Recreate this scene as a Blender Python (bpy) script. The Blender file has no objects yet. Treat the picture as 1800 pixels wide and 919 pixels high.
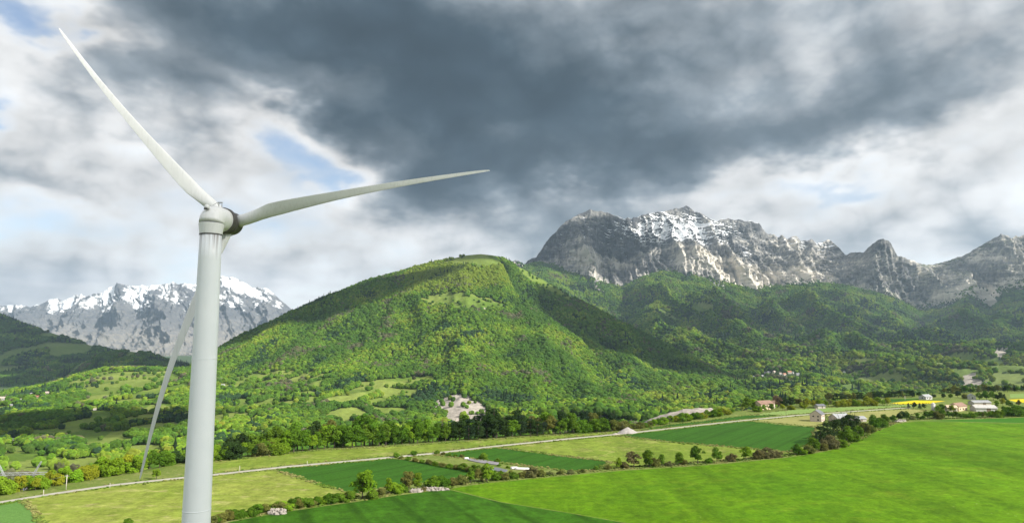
import bpy, math, random
import numpy as np
from mathutils import Vector, Matrix
from mathutils.geometry import delaunay_2d_cdt

SC = bpy.context.scene
COL = SC.collection
random.seed(7)
RNG = np.random.default_rng(11)

# ------------------------------------------------------------------ camera
CAM_Z = 56.0
PITCH = math.radians(6.6)
FPX = 1200.0                       # focal length in photograph pixels (1800 wide)
cam_d = bpy.data.cameras.new("camera")
cam_d.sensor_width = 36.0
cam_d.lens = 24.0
cam_d.clip_start = 0.5
cam_d.clip_end = 120000.0
cam = bpy.data.objects.new("camera", cam_d)
COL.objects.link(cam)
cam.location = (0, 0, CAM_Z)
cam.rotation_euler = (math.pi / 2 + PITCH, 0, 0)
SC.camera = cam

# ------------------------------------------------------------------ exposure
SC.view_settings.view_transform = 'Standard'
SC.view_settings.look = 'None'
SC.view_settings.gamma = 1.0
SC.view_settings.use_curve_mapping = False
SC.view_settings.exposure = 0.86
SC.render.engine = 'CYCLES'
SC.cycles.max_bounces = 5
SC.cycles.diffuse_bounces = 2
SC.cycles.glossy_bounces = 2
SC.cycles.transmission_bounces = 3
SC.cycles.volume_bounces = 1
SC.cycles.transparent_max_bounces = 6
SC.cycles.use_denoising = True

# ------------------------------------------------------------------ sun
SUN_EL = math.radians(34)
SUN_AZ = math.radians(117)         # clockwise from the view direction (+Y): behind and to the right
TO_SUN = Vector((math.sin(SUN_AZ) * math.cos(SUN_EL), math.cos(SUN_AZ) * math.cos(SUN_EL), math.sin(SUN_EL)))
sun_d = bpy.data.lights.new("sun", 'SUN')
sun_d.energy = 5.0
sun_d.angle = math.radians(0.5)
sun_d.color = (1.0, 0.95, 0.86)
sun = bpy.data.objects.new("sun", sun_d)
COL.objects.link(sun)
sun.rotation_euler = TO_SUN.to_track_quat('Z', 'Y').to_euler()
sun.location = (0, 0, 5000)

# ------------------------------------------------------------------ picture geometry helpers
CP, SP = math.cos(PITCH), math.sin(PITCH)
def ray(px, py):
    xc = (np.asarray(px, float) - 900.0) / FPX
    yc = (459.5 - np.asarray(py, float)) / FPX
    return xc, CP - yc * SP, SP + yc * CP
def at(px, py, Y):
    """world point seen at that pixel of the photograph, Y metres ahead"""
    x, y, z = ray(px, py)
    k = np.asarray(Y, float) / y
    return np.stack([x * k, y * k, z * k + CAM_Z], -1)
def project(P):
    P = np.asarray(P, float)
    x = P[..., 0]; y = P[..., 1]; z = P[..., 2] - CAM_Z
    d = y * CP + z * SP
    u = -y * SP + z * CP
    return 900 + FPX * x / d, 459.5 - FPX * u / d
def az_el(px, py):
    x, y, z = ray(px, py)
    return math.atan2(x, y), math.atan2(z, math.hypot(x, y))

# ------------------------------------------------------------------ node helpers
class NT:
    def __init__(s, tree):
        s.t = tree
    def n(s, typ, **kw):
        nd = s.t.nodes.new(typ)
        for k, v in kw.items():
            if k == 'i':
                for key, val in v.items():
                    if isinstance(val, bpy.types.NodeSocket):
                        s.t.links.new(val, nd.inputs[key])
                    else:
                        nd.inputs[key].default_value = val
            else:
                setattr(nd, k, v)
        return nd
    def m(s, op, a, b=0.0, c=None, clamp=False):
        nd = s.t.nodes.new('ShaderNodeMath'); nd.operation = op; nd.use_clamp = clamp
        for k, val in enumerate((a, b) if c is None else (a, b, c)):
            if isinstance(val, bpy.types.NodeSocket): s.t.links.new(val, nd.inputs[k])
            else: nd.inputs[k].default_value = val
        return nd.outputs[0]
    def ramp(s, fac, stops, interp='LINEAR'):
        nd = s.t.nodes.new('ShaderNodeValToRGB'); cr = nd.color_ramp; cr.interpolation = interp
        while len(cr.elements) < len(stops): cr.elements.new(0.5)
        while len(cr.elements) > len(stops): cr.elements.remove(cr.elements[-1])
        for e, (p, c) in zip(cr.elements, stops):
            e.position = p
            e.color = (c, c, c, 1) if isinstance(c, (int, float)) else (c[0], c[1], c[2], 1)
        s.t.links.new(fac, nd.inputs[0])
        return nd.outputs[0]
    def mix(s, fac, a, b, blend='MIX'):
        nd = s.t.nodes.new('ShaderNodeMix'); nd.data_type = 'RGBA'; nd.blend_type = blend
        for key, val in ((0, fac), (6, a), (7, b)):
            if isinstance(val, bpy.types.NodeSocket): s.t.links.new(val, nd.inputs[key])
            elif key == 0: nd.inputs[0].default_value = val
            else: nd.inputs[key].default_value = (val[0], val[1], val[2], 1)
        return nd.outputs[2]
    def noise(s, vec, scale, detail=4, rough=0.55, dist=0.0, out=0, dim='3D'):
        nd = s.t.nodes.new('ShaderNodeTexNoise'); nd.noise_dimensions = dim
        nd.inputs['Scale'].default_value = scale; nd.inputs['Detail'].default_value = detail
        nd.inputs['Roughness'].default_value = rough; nd.inputs['Distortion'].default_value = dist
        if vec is not None: s.t.links.new(vec, nd.inputs['Vector'])
        return nd.outputs[out]
    def link(s, a, b): s.t.links.new(a, b)

# ------------------------------------------------------------------ world: sky with broken cloud
W = bpy.data.worlds.new("World")
SC.world = W
W.use_nodes = True
W.node_tree.nodes.clear()
g = NT(W.node_tree)
sky = g.n('ShaderNodeTexSky', sky_type='NISHITA', sun_disc=False)
sky.sun_elevation = SUN_EL
sky.sun_rotation = SUN_AZ
sky.altitude = 800
sky.air_density = 1.0; sky.dust_density = 0.6; sky.ozone_density = 1.2
tc = g.n('ShaderNodeTexCoord')
sep = g.n('ShaderNodeSeparateXYZ', i={0: tc.outputs['Generated']})
dx, dy, dz = sep.outputs
az = g.m('ARCTAN2', dx, dy)
el = g.m('ARCSINE', dz)
# cloud sheet coordinates: the sky flattened on to a cloud base
den = g.m('ADD', g.m('MAXIMUM', dz, 0.0), 0.16)
flat = g.n('ShaderNodeCombineXYZ', i={0: g.m('DIVIDE', dx, den), 1: g.m('DIVIDE', dy, den), 2: 0.0}).outputs[0]
n_big = g.noise(flat, 0.9, 4, 0.55, 0.25)
n_mid = g.noise(flat, 2.0, 6, 0.52, 0.2)
# cauliflower detail in plain directions, so that heaps near the horizon keep their height
dirv = g.n('ShaderNodeMapping', i={0: tc.outputs['Generated'], 'Scale': (1.0, 1.0, 1.9), 'Location': (3.1, 1.7, 0.6)}).outputs[0]
n_dir = g.noise(dirv, 4.6, 8, 0.5, 0.15)
# the same heaps seen a little nearer the light: the difference lights their upper right flanks
n_la = g.noise(dirv, 6.5, 3, 0.5, 0.1)
dir2 = g.n('ShaderNodeMapping', i={0: tc.outputs['Generated'], 'Scale': (1.0, 1.0, 1.9), 'Location': (3.1 + .012, 1.7, 0.6 + .05)}).outputs[0]
n_lb = g.noise(dir2, 6.5, 3, 0.5, 0.1)
# puffs: creased single octaves
puff = None
pufv = g.n('ShaderNodeMapping', i={0: tc.outputs['Generated'], 'Scale': (1.0, 1.0, 1.25), 'Location': (1.3, 4.7, 2.6)}).outputs[0]
for sc_, am_ in ((8.0, 0.58), (17.0, 0.26), (37.0, 0.11), (80.0, 0.05)):
    o_ = g.m('MULTIPLY', g.m('ABSOLUTE', g.m('SUBTRACT', g.noise(pufv, sc_, 0, 0.5, 0.25), 0.5)), 4.0 * am_)
    puff = o_ if puff is None else g.m('ADD', puff, o_)
warp = g.noise(dirv, 3.2, 5, 0.6, 0.0, out=1)
wsep = g.n('ShaderNodeSeparateXYZ', i={0: warp})
azw = g.m('ADD', az, g.m('MULTIPLY', g.m('SUBTRACT', wsep.outputs[0], 0.5), 0.42))
elw = g.m('ADD', el, g.m('MULTIPLY', g.m('SUBTRACT', wsep.outputs[1], 0.5), 0.22))
def blob(px, py, rx, ry, w, rot=0.0):
    a0, e0 = az_el(px, py)
    a = g.m('SUBTRACT', azw, a0); e = g.m('SUBTRACT', elw, e0)
    c, s_ = math.cos(rot), math.sin(rot)
    u = g.m('DIVIDE', g.m('ADD', g.m('MULTIPLY', a, c), g.m('MULTIPLY', e, s_)), rx / FPX)
    v = g.m('DIVIDE', g.m('SUBTRACT', g.m('MULTIPLY', e, c), g.m('MULTIPLY', a, s_)), ry / FPX)
    r2 = g.m('ADD', g.m('MULTIPLY', u, u), g.m('MULTIPLY', v, v))
    return g.m('MULTIPLY', g.m('EXPONENT', g.m('MULTIPLY', r2, -1.0)), w)
BLOBS = [
    (430, 30, 330, 75, 0.36, -0.12), (720, 110, 250, 125, 0.40, -0.35), (940, 235, 200, 100, 0.44, -0.1), (760, 20, 300, 80, 0.16, 0.0),
    (800, 325, 150, 45, 0.30, 0.0), (1330, 235, 330, 50, 0.28, 0.10), (1560, 235, 240, 45, 0.20, 0.2),
    (1080, 110, 260, 130, 0.22, 0.0), (180, 120, 150, 40, 0.26, -0.2), (480, 160, 200, 40, 0.22, -0.3), (620, 205, 90, 35, 0.15, -0.3),
    (60, 262, 130, 24, 0.22, -0.1), (300, 225, 60, 18, 0.12, 0.0), (330, 400, 380, 90, -0.09, 0.0), (120, 300, 170, 60, -0.08, 0.0), (1120, 315, 100, 35, 0.16, 0.0), (1560, 90, 380, 130, 0.13, 0.0),
    (45, 25, 55, 36, -0.40, 0.0), (500, 250, 80, 45, -0.20, -0.4), (545, 300, 100, 34, -0.19, 0.0), (20, 175, 40, 16, -0.2, 0.0), (1720, 320, 150, 40, -0.06, 0.0),
    (1330, 320, 130, 32, -0.22, 0.0), (1470, 315, 130, 22, -0.14, 0.05), (1060, 350, 70, 22, -0.12, 0),
    (560, 480, 300, 22, 0.07, 0.0), (60, 430, 130, 40, 0.08, 0.0), (1690, 390, 120, 28, 0.09, 0.0), (640, 330, 120, 30, 0.08, 0.0),
]
acc = None
for b in BLOBS:
    o = blob(*b)
    acc = o if acc is None else g.m('ADD', acc, o)
dens = g.m('ADD', acc, 0.345)
dens = g.m('ADD', dens, g.m('MULTIPLY', g.m('SUBTRACT', n_big, 0.5), 0.42))
dens = g.m('ADD', dens, g.m('MULTIPLY', g.m('SUBTRACT', n_mid, 0.5), 0.26))
dens = g.m('ADD', dens, g.m('MULTIPLY', g.m('SUBTRACT', n_dir, 0.5), 0.66))
dens = g.m('ADD', dens, g.m('MULTIPLY', g.m('SUBTRACT', puff, 0.5), -0.17))
KC = 0.585
def kc(r, gg, b): return (r * KC, gg * KC, b * KC)
ccol = g.ramp(dens, [(0.0, kc(.86, .88, .90)), (0.24, kc(.90, .90, .89)), (0.34, kc(.78, .78, .78)), (0.45, kc(.52, .545, .57)),
                     (0.56, kc(.29, .335, .375)), (0.70, kc(.150, .192, .23)), (0.88, kc(.072, .107, .14)), (1.0, kc(.058, .089, .12))])
lit = g.n('ShaderNodeMapRange', i={0: g.m('SUBTRACT', n_la, n_lb), 1: -0.22, 2: 0.22, 3: 0.80, 4: 1.15}).outputs[0]
lit = g.m('MULTIPLY', lit, g.n('ShaderNodeMapRange', i={0: puff, 1: 0.1, 2: 0.9, 3: 0.92, 4: 1.10}).outputs[0])
ccol = g.mix(1.0, ccol, lit, 'MULTIPLY')
cover = g.ramp(dens, [(0.0, 0.15), (0.10, 0.40), (0.20, 0.80), (0.31, 1.0)])
bg_sky = g.n('ShaderNodeBackground', i={0: sky.outputs[0], 'Strength': 0.085})
bg_cl = g.n('ShaderNodeBackground', i={0: ccol, 'Strength': 1.0})
mixw = g.n('ShaderNodeMixShader', i={0: cover, 1: bg_sky.outputs[0], 2: bg_cl.outputs[0]})
wout = g.n('ShaderNodeOutputWorld', i={0: mixw.outputs[0]})
W.cycles.sampling_method = 'MANUAL'
W.cycles.sample_map_resolution = 1024

# ------------------------------------------------------------------ numpy noise
_perm = np.random.default_rng(3).permutation(256)
_perm = np.concatenate([_perm, _perm, _perm])
_grad = np.random.default_rng(5).normal(size=(256, 3)); _grad /= np.linalg.norm(_grad, axis=1)[:, None]
def pn(x, y, z=0.0):
    x, y, z = np.broadcast_arrays(np.asarray(x, float), np.asarray(y, float), np.asarray(z, float))
    xi = np.floor(x).astype(np.int64); yi = np.floor(y).astype(np.int64); zi = np.floor(z).astype(np.int64)
    xf = x - xi; yf = y - yi; zf = z - zi
    xi &= 255; yi &= 255; zi &= 255
    fd = lambda t: t * t * t * (t * (t * 6 - 15) + 10)
    u, v, w = fd(xf), fd(yf), fd(zf)
    def gr(i, j, k):
        h = _perm[_perm[_perm[xi + i] + yi + j] + zi + k]
        G = _grad[h]
        return G[..., 0] * (xf - i) + G[..., 1] * (yf - j) + G[..., 2] * (zf - k)
    def lerp(a, b, t): return a + t * (b - a)
    return 1.6 * lerp(lerp(lerp(gr(0, 0, 0), gr(1, 0, 0), u), lerp(gr(0, 1, 0), gr(1, 1, 0), u), v),
                      lerp(lerp(gr(0, 0, 1), gr(1, 0, 1), u), lerp(gr(0, 1, 1), gr(1, 1, 1), u), v), w)
def fbm(x, y, z=0.0, o=5, gain=0.5, lac=2.03):
    s = 0; a = 1.0; f = 1.0; t = 0
    for k in range(o):
        s = s + a * pn(x * f + 17.3 * k, y * f - 9.1 * k, z * f + 4.7 * k); t += a; a *= gain; f *= lac
    return s / t
def ridged(x, y, z=0.0, o=5, gain=0.55, lac=2.07):
    s = 0; a = 1.0; f = 1.0; t = 0; prev = 1.0
    for k in range(o):
        n = 1 - np.abs(pn(x * f + 31.7 * k, y * f + 11.9 * k, z * f - 7.3 * k)) * 1.5
        n = np.clip(n, 0, 1) ** 2
        s = s + a * n * prev; t += a; prev = np.clip(n * 1.6, 0, 1); a *= gain; f *= lac
    return s / t
def sstep(a, b, x):
    t = np.clip((x - a) / (b - a), 0, 1); return t * t * (3 - 2 * t)
def in_poly(px, py, poly):
    px = np.asarray(px); py = np.asarray(py)
    r = np.zeros(px.shape, bool); n = len(poly)
    for i in range(n):
        x1, y1 = poly[i][:2]; x2, y2 = poly[(i + 1) % n][:2]
        if y1 == y2: continue
        c = ((y1 > py) != (y2 > py)) & (px < (x2 - x1) * (py - y1) / (y2 - y1) + x1)
        r ^= c
    return r
def poly_dist(px, py, line):
    """distance to an open polyline"""
    px = np.asarray(px, float); py = np.asarray(py, float)
    d = np.full(px.shape, 1e9)
    for (x1, y1), (x2, y2) in zip(line[:-1], line[1:]):
        L2 = (x2 - x1) ** 2 + (y2 - y1) ** 2 + 1e-9
        t = np.clip(((px - x1) * (x2 - x1) + (py - y1) * (y2 - y1)) / L2, 0, 1)
        d = np.minimum(d, np.hypot(px - x1 - t * (x2 - x1), py - y1 - t * (y2 - y1)))
    return d

# ------------------------------------------------------------------ object helpers
def tag(o, label=None, cat=None, group=None, kind=None):
    if label: o['label'] = label
    if cat: o['category'] = cat
    if group: o['group'] = group
    if kind: o['kind'] = kind
    return o
def mesh_np(name, V, F, mat=None, smooth=True, attrs=None, mats=None):
    """V (n,3); F (m,3) or (m,4) numpy"""
    me = bpy.data.meshes.new(name)
    V = np.asarray(V, np.float32); F = np.asarray(F, np.int32)
    k = F.shape[1]
    me.vertices.add(len(V)); me.vertices.foreach_set('co', V.ravel())
    me.loops.add(F.size); me.loops.foreach_set('vertex_index', F.ravel())
    me.polygons.add(len(F)); me.polygons.foreach_set('loop_start', np.arange(0, F.size, k, dtype=np.int32))
    me.polygons.foreach_set('loop_total', np.full(len(F), k, np.int32))
    me.polygons.foreach_set('use_smooth', np.full(len(F), smooth, bool))
    for key, val in (attrs or {}).items():
        val = np.asarray(val, np.float32)
        if val.ndim == 1:
            a = me.attributes.new(key, 'FLOAT', 'POINT'); a.data.foreach_set('value', val)
        else:
            a = me.attributes.new(key, 'FLOAT_COLOR', 'POINT')
            c = np.ones((len(val), 4), np.float32); c[:, :3] = val; a.data.foreach_set('color', c.ravel())
    me.update(calc_edges=True); me.validate()
    if mat: me.materials.append(mat)
    return me
def obj(name, me, parent=None, loc=None, rotz=0.0, scale=None):
    o = bpy.data.objects.new(name, me); COL.objects.link(o)
    if parent: o.parent = parent
    if loc is not None: o.location = tuple(float(v) for v in loc)
    if rotz: o.rotation_euler = (0, 0, rotz)
    if scale is not None: o.scale = scale if hasattr(scale, '__len__') else (scale,) * 3
    return o
def empty(name, loc, rotz=0.0, scale=None):
    o = obj(name, None, None, loc, rotz, scale); o.empty_display_size = 0.5
    return o
def grid_faces(nr, nc):
    i = np.arange((nr - 1) * (nc - 1)); r = i // (nc - 1); c = i % (nc - 1)
    a = r * nc + c
    return np.stack([a, a + 1, a + nc + 1, a + nc], 1)

# ------------------------------------------------------------------ materials
def mat_new(name):
    m = bpy.data.materials.new(name); m.use_nodes = True; m.node_tree.nodes.clear()
    q = NT(m.node_tree)
    bs = q.n('ShaderNodeBsdfPrincipled'); bs.inputs['Roughness'].default_value = 0.9
    bs.inputs['Specular IOR Level'].default_value = 0.2
    out = q.n('ShaderNodeOutputMaterial', i={0: bs.outputs[0]})
    return m, q, bs
def pos(q): return q.n('ShaderNodeNewGeometry').outputs['Position']
def bump(q, bs, h, strength=0.3, dist=1.0):
    b = q.n('ShaderNodeBump', i={'Height': h, 'Strength': strength, 'Distance': dist}); q.link(b.outputs[0], bs.inputs['Normal'])
def plain(name, col, rough=0.85, var=0.12, scale=1.0, metal=0.0, spec=0.3):
    m, q, bs = mat_new(name)
    tcn = q.n('ShaderNodeTexCoord')
    n = q.noise(tcn.outputs['Object'], scale, 5, 0.6)
    dark = tuple(c * (1 - var) for c in col); lite = tuple(min(1, c * (1 + var)) for c in col)
    q.link(q.ramp(n, [(0.3, dark), (0.7, lite)]), bs.inputs['Base Color'])
    bs.inputs['Roughness'].default_value = rough; bs.inputs['Metallic'].default_value = metal
    bs.inputs['Specular IOR Level'].default_value = spec
    return m

def field_mat(name, c1, c2, c3=None, scale=0.03, patch=0.35, fine=0.9, rows=None, stretch=(1, 1, 1), fleck=None, swath=None):
    """crop or meadow: broad patches, fine mottling, optional drill rows (angle, spacing) and pale flecks"""
    m, q, bs = mat_new(name)
    p = pos(q)
    mp = q.n('ShaderNodeMapping', i={0: p, 'Scale': stretch}).outputs[0]
    big = q.noise(mp, scale, 5, 0.62, 0.3)
    mid = q.noise(mp, scale * 7, 5, 0.65)
    fin = q.noise(p, fine, 4, 0.7)
    f = q.m('ADD', q.m('MULTIPLY', big, 0.6), q.m('MULTIPLY', mid, 0.4))
    col = q.ramp(f, [(0.5 - patch / 2, c1), (0.5 + patch / 2, c2)])
    if c3:
        pk = q.noise(mp, scale * 2.6, 6, 0.72, 0.5)
        col = q.mix(q.ramp(pk, [(0.54, 0.0), (0.68, 0.85)]), col, c3)
    if swath:
        ang, sc_, lo, hi = swath
        sp2 = q.n('ShaderNodeMapping', i={0: p, 'Rotation': (0, 0, ang), 'Scale': (1.0, 0.10, 1.0)}).outputs[0]
        sw = q.noise(sp2, sc_, 6, 0.66, 0.4)
        col = q.mix(1.0, col, q.ramp(sw, [(0.36, lo), (0.64, hi)]), 'MULTIPLY')
        cl = q.noise(p, 0.22, 6, 0.7, 0.3)
        col = q.mix(1.0, col, q.ramp(cl, [(0.34, 0.70), (0.66, 1.24)]), 'MULTIPLY')
    if rows:
        ang, sp_, amt = rows
        rp = q.n('ShaderNodeMapping', i={0: p, 'Rotation': (0, 0, ang)}).outputs[0]
        wv = q.n('ShaderNodeTexWave', wave_type='BANDS', bands_direction='X', i={0: rp, 'Scale': 0.314 / sp_, 'Distortion': 0.6, 'Detail': 2.0, 'Detail Scale': 0.4})
        tr = q.ramp(wv.outputs[1], [(0.0, 1 - amt), (0.16, 1.0)])
        col = q.mix(1.0, col, tr, 'MULTIPLY')
        rn = q.n('ShaderNodeMapping', i={0: rp, 'Scale': (1.0, 0.03, 1.0)}).outputs[0]
        st = q.noise(rn, 0.35, 4, 0.6)
        col = q.mix(1.0, col, q.ramp(st, [(0.3, 0.84), (0.7, 1.14)]), 'MULTIPLY')
    col = q.mix(1.0, col, q.ramp(fin, [(0.25, 0.72), (0.75, 1.28)]), 'MULTIPLY')
    if fleck:
        fk = q.noise(p, 0.55, 3, 0.8)
        fz = q.noise(mp, scale * 3.2, 3, 0.6)
        ff = q.m('MULTIPLY', q.ramp(fk, [(0.66, 0.0), (0.72, 1.0)]), q.ramp(fz, [(0.5, 0.0), (0.62, 1.0)]))
        col = q.mix(q.m('MULTIPLY', ff, 0.7), col, fleck)
    q.link(col, bs.inputs['Base Color'])
    bs.inputs['Roughness'].default_value = 0.95; bs.inputs['Specular IOR Level'].default_value = 0.08
    hn = q.noise(p, 1.6, 5, 0.75)
    bump(q, bs, hn, 0.5, 0.5)
    return m

# ------------------------------------------------------------------ the plateau: shape of the land in front
EDGE_PX = [(-420, 918), (-150, 890), (0, 871), (130, 846), (250, 828), (330, 812), (450, 799), (560, 787), (700, 779), (900, 765), (1060, 756),
           (1110, 752), (1200, 737), (1310, 721), (1430, 708), (1560, 697), (1680, 689), (1800, 684), (2150, 674)]
def flat_hit(px, py, z=0.0):
    x, y, zz = ray(px, py); k = (z - CAM_Z) / zz
    return (float(x * k), float(y * k))
EDGE = [flat_hit(*p) for p in EDGE_PX]
EDGE_POLY = EDGE + [(1500, -700), (-900, -700)]
def zt(x, y):
    x = np.asarray(x, float); y = np.asarray(y, float)
    z = 1.1 * fbm(x / 230 + 5.2, y / 230 + 1.3, o=2)
    z = z + 3.2 * np.exp(-((x - 190) / 150) ** 2 - ((y - 300) / 120) ** 2)
    z = z - 1.6 * np.exp(-((x - 20) / 110) ** 2 - ((y - 330) / 60) ** 2)
    z = z + 0.12 * fbm(x / 9, y / 9, o=2)
    d = poly_dist(x, y, EDGE)
    inside = in_poly(x, y, EDGE_POLY)
    out = np.where(inside, 0.0, d)
    return z - 0.62 * np.maximum(out - 8, 0) - np.where(inside, 0, np.minimum(out, 16) ** 2 / 32.0 * 0.6)
def on_land(px, py, lift=0.0):
    x, y, z = (float(v) for v in ray(px, py))
    t = 60.0
    for k in range(4000):
        h = CAM_Z + z * t - float(zt(x * t, y * t))
        if h < 0.02: break
        t += max(h * 1.2, 0.05)
        if t > 4000: break
    return (x * t, y * t, float(zt(x * t, y * t)) + lift)

# pieces of the plateau, each outlined by points of the photograph laid on the land
ROAD_PX = [(-140, 905), (0, 882), (100, 866), (200, 851.5), (320, 839), (372, 834), (500, 820), (600, 811), (690, 803), (760, 796.5), (850, 786),
           (1000, 770.5), (1100, 761), (1200, 750), (1310, 738), (1400, 729.5), (1480, 724), (1560, 718.5), (1600, 716)]
HEDGE_PX = [(250, 945), (330, 930), (400, 914), (480, 899), (560, 887), (640, 876), (700, 866), (770, 858), (850, 846), (920, 839), (1000, 832), (1073, 825),
            (1150, 820), (1227, 815), (1310, 808), (1390, 800), (1440, 792), (1480, 783), (1515, 768), (1545, 752), (1575, 741), (1600, 737.5), (1660, 735), (1730, 734), (1800, 731), (1950, 727), (2200, 722)]
def P2(pts): return [on_land(*p)[:2] for p in pts]
road_c = np.array(P2(ROAD_PX))
def ribbon(c, w):
    t = np.gradient(c, axis=0); t /= np.linalg.norm(t, axis=1)[:, None]
    n = np.stack([-t[:, 1], t[:, 0]], 1)
    return np.concatenate([c + n * w / 2, (c - n * w / 2)[::-1]])
def densify(pl, step, closed=True):
    out = []
    n = len(pl)
    for i in range(n if closed else n - 1):
        a = np.array(pl[i]); b = np.array(pl[(i + 1) % n])
        k = max(1, int(np.linalg.norm(b - a) / step))
        for j in range(k): out.append(tuple(a + (b - a) * j / k))
    if not closed: out.append(tuple(pl[-1]))
    return out
road_c = np.array(densify([tuple(p) for p in road_c], 14, False))
ROADP = [tuple(p) for p in ribbon(road_c, 3.6)]
def above_road(px): return np.interp(px, [p[0] for p in ROAD_PX], [p[1] for p in ROAD_PX])
def rseg(x0, x1, off, n=8):
    return [(x, float(above_road(x)) + off) for x in np.linspace(x0, x1, n)]
def hseg(x0, x1, off, n=8):
    return [(x, float(np.interp(x, [p[0] for p in HEDGE_PX], [p[1] for p in HEDGE_PX])) + off) for x in np.linspace(x0, x1, n)]

M_meadow = field_mat('meadow_grass', (.115, .180, .020), (.185, .235, .038), (.28, .275, .095), scale=0.022, patch=0.3, fleck=(.36, .34, .18), swath=(0.5, 0.06, .86, 1.14))
M_hay = field_mat('hay_meadow', (.155, .215, .026), (.235, .265, .055), (.36, .33, .14), scale=0.028, patch=0.3, stretch=(1, 2.2, 1), fleck=(.44, .38, .22), swath=(0.35, 0.08, .86, 1.12))
M_crop = field_mat('young_crop', (.025, .084, .008), (.039, .112, .010), None, scale=0.02, patch=0.4, rows=(0.62, 14.0, 0.16))
M_crop2 = field_mat('young_wheat', (.026, .088, .005), (.046, .128, .007), None, scale=0.014, patch=0.35, rows=(-0.42, 16.0, 0.3), swath=(-0.42, 0.05, .84, 1.14))
M_lush = field_mat('lush_grass', (.056, .144, .003), (.100, .198, .004), (.125, .200, .010), scale=0.016, patch=0.36, stretch=(1, 1.8, 1), fleck=(.40, .42, .20), swath=(0.95, 0.045, .74, 1.2))
M_lush2 = field_mat('fresh_grass', (.085, .185, .040), (.11, .215, .050), None, scale=0.03, patch=0.3)
M_pale = field_mat('mown_field', (.20, .215, .062), (.27, .265, .095), (.34, .30, .14), scale=0.03, patch=0.3, stretch=(1, 2, 1))
M_light = field_mat('light_grass', (.15, .235, .060), (.20, .28, .085), None, scale=0.02, patch=0.3)
M_rape = field_mat('rape_in_flower', (.52, .40, .010), (.62, .47, .015), None, scale=0.03, patch=0.3)
M_scrub = field_mat('rough_scrub', (.095, .15, .025), (.165, .195, .050), (.26, .25, .11), scale=0.06, patch=0.3)
M_gravel = plain('pale_gravel', (.34, .32, .275), 0.95, 0.22, 0.35)
M_deep = field_mat('crest_shade_green', (.030, .115, .008), (.045, .140, .010), None, scale=0.02, patch=0.3)  # darker green paints the shading along the crest of the near field

FIELDS = [
    ('road', None, M_gravel, 'gravel farm road'),
    ('hay_field', rseg(-130, 478, 3.0, 14) + [(520, 838), (565, 853), (628, 870)] + hseg(628, 250, -4, 10) + [(85, 945), (62, 900), (40, 879)], M_hay, ''),
    ('grass_field', [(-140, 912), (40, 879), (62, 900), (85, 945), (-200, 960)], M_lush2, ''),
    ('crop_field', rseg(482, 690, 2.6, 6) + [(712, 807), (770, 816), (838, 829), (815, 838), (760, 846), (700, 852), (640, 862), (628, 868), (565, 851), (522, 836)], M_crop, ''),
    ('scrub_patch', [(696, 804), (760, 799), (822, 806), (893, 815), (1000, 828), (1040, 828)] + hseg(1040, 640, -3, 10) + [(700, 854), (765, 848), (820, 840), (845, 829), (775, 814)], M_scrub, ''),
    ('crop_field', rseg(767, 873, 2.6, 4) + [(930, 794), (1000, 803), (1073, 811), (1044, 826), (1000, 826), (893, 813), (819, 804)], M_crop, ''),
    ('dry_meadow', rseg(880, 1082, 2.6, 6) + [(1140, 773), (1200, 779), (1310, 788), (1388, 795)] + hseg(1388, 1050, -3, 8) + [(1048, 826), (1078, 811), (1000, 801), (930, 792)], M_meadow, ''),
    ('crop_field', rseg(1090, 1318, 2.4, 6) + [(1370, 746), (1434, 751), (1430, 762), (1426, 778), (1389, 793), (1310, 786), (1200, 777), (1140, 771)], M_crop, ''),
    ('mown_field', rseg(1325, 1445, 2.2, 4) + [(1452, 741), (1436, 749), (1372, 744)], M_pale, ''),
    ('mown_field', rseg(1450, 1598, 2.0, 5) + [(1630, 721), (1600, 729), (1545, 736), (1500, 742), (1462, 742)], M_pale, ''),
    ('crop_field', rseg(1112, 1352, -2.4, 7)[::-1] + [(1115, 756.5), (1170, 747), (1230, 740.5), (1310, 730), (1366, 729)], M_crop, ''),
    ('light_field', rseg(1358, 1598, -2.2, 7)[::-1] + [(1372, 728), (1320, 728.5), (1372, 722), (1433, 717), (1500, 714.5), (1560, 713), (1596, 710), (1632, 713)], M_light, ''),
    ('meadow_strip', rseg(335, 1085, -2.6, 16)[::-1] + [(335, 815), (450, 803), (560, 791), (700, 783.5), (900, 769.5), (1060, 760)], M_meadow, ''),
    ('rape_field', [(1563, 708.6), (1609, 703.4), (1662, 704.2), (1634, 708.6), (1592, 710.4)], M_rape, ''),
    ('rape_field', [(1772, 702), (1800, 700.6), (1860, 700), (1860, 706), (1790, 707)], M_rape, ''),
    ('crop_field', [(1552, 701), (1620, 699.5), (1664, 702.5), (1608, 702.6), (1560, 707.5)], M_crop, ''),
    ('light_field', [(1775, 692), (1860, 690), (1860, 698), (1776, 699)], M_light, ''),
    ('crop_field', hseg(300, 786, 3.4, 10) + [(880, 882), (1000, 901), (1130, 924), (1200, 945), (700, 1000), (250, 1000)], M_crop2, ''),
    ('crest_shade_strip', hseg(1610, 2150, 2.2, 8) + [(2150, 745), (1800, 743), (1700, 741), (1630, 739.4)], M_deep, ''),
    ('lush_field', hseg(790, 1610, 3.2, 26) + [(1630, 740.2), (1700, 742), (1800, 744), (2150, 746), (2300, 1000), (1500, 1300), (1205, 945), (1132, 923.4), (1000, 900.2), (880, 881)], M_lush, ''),
]
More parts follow.
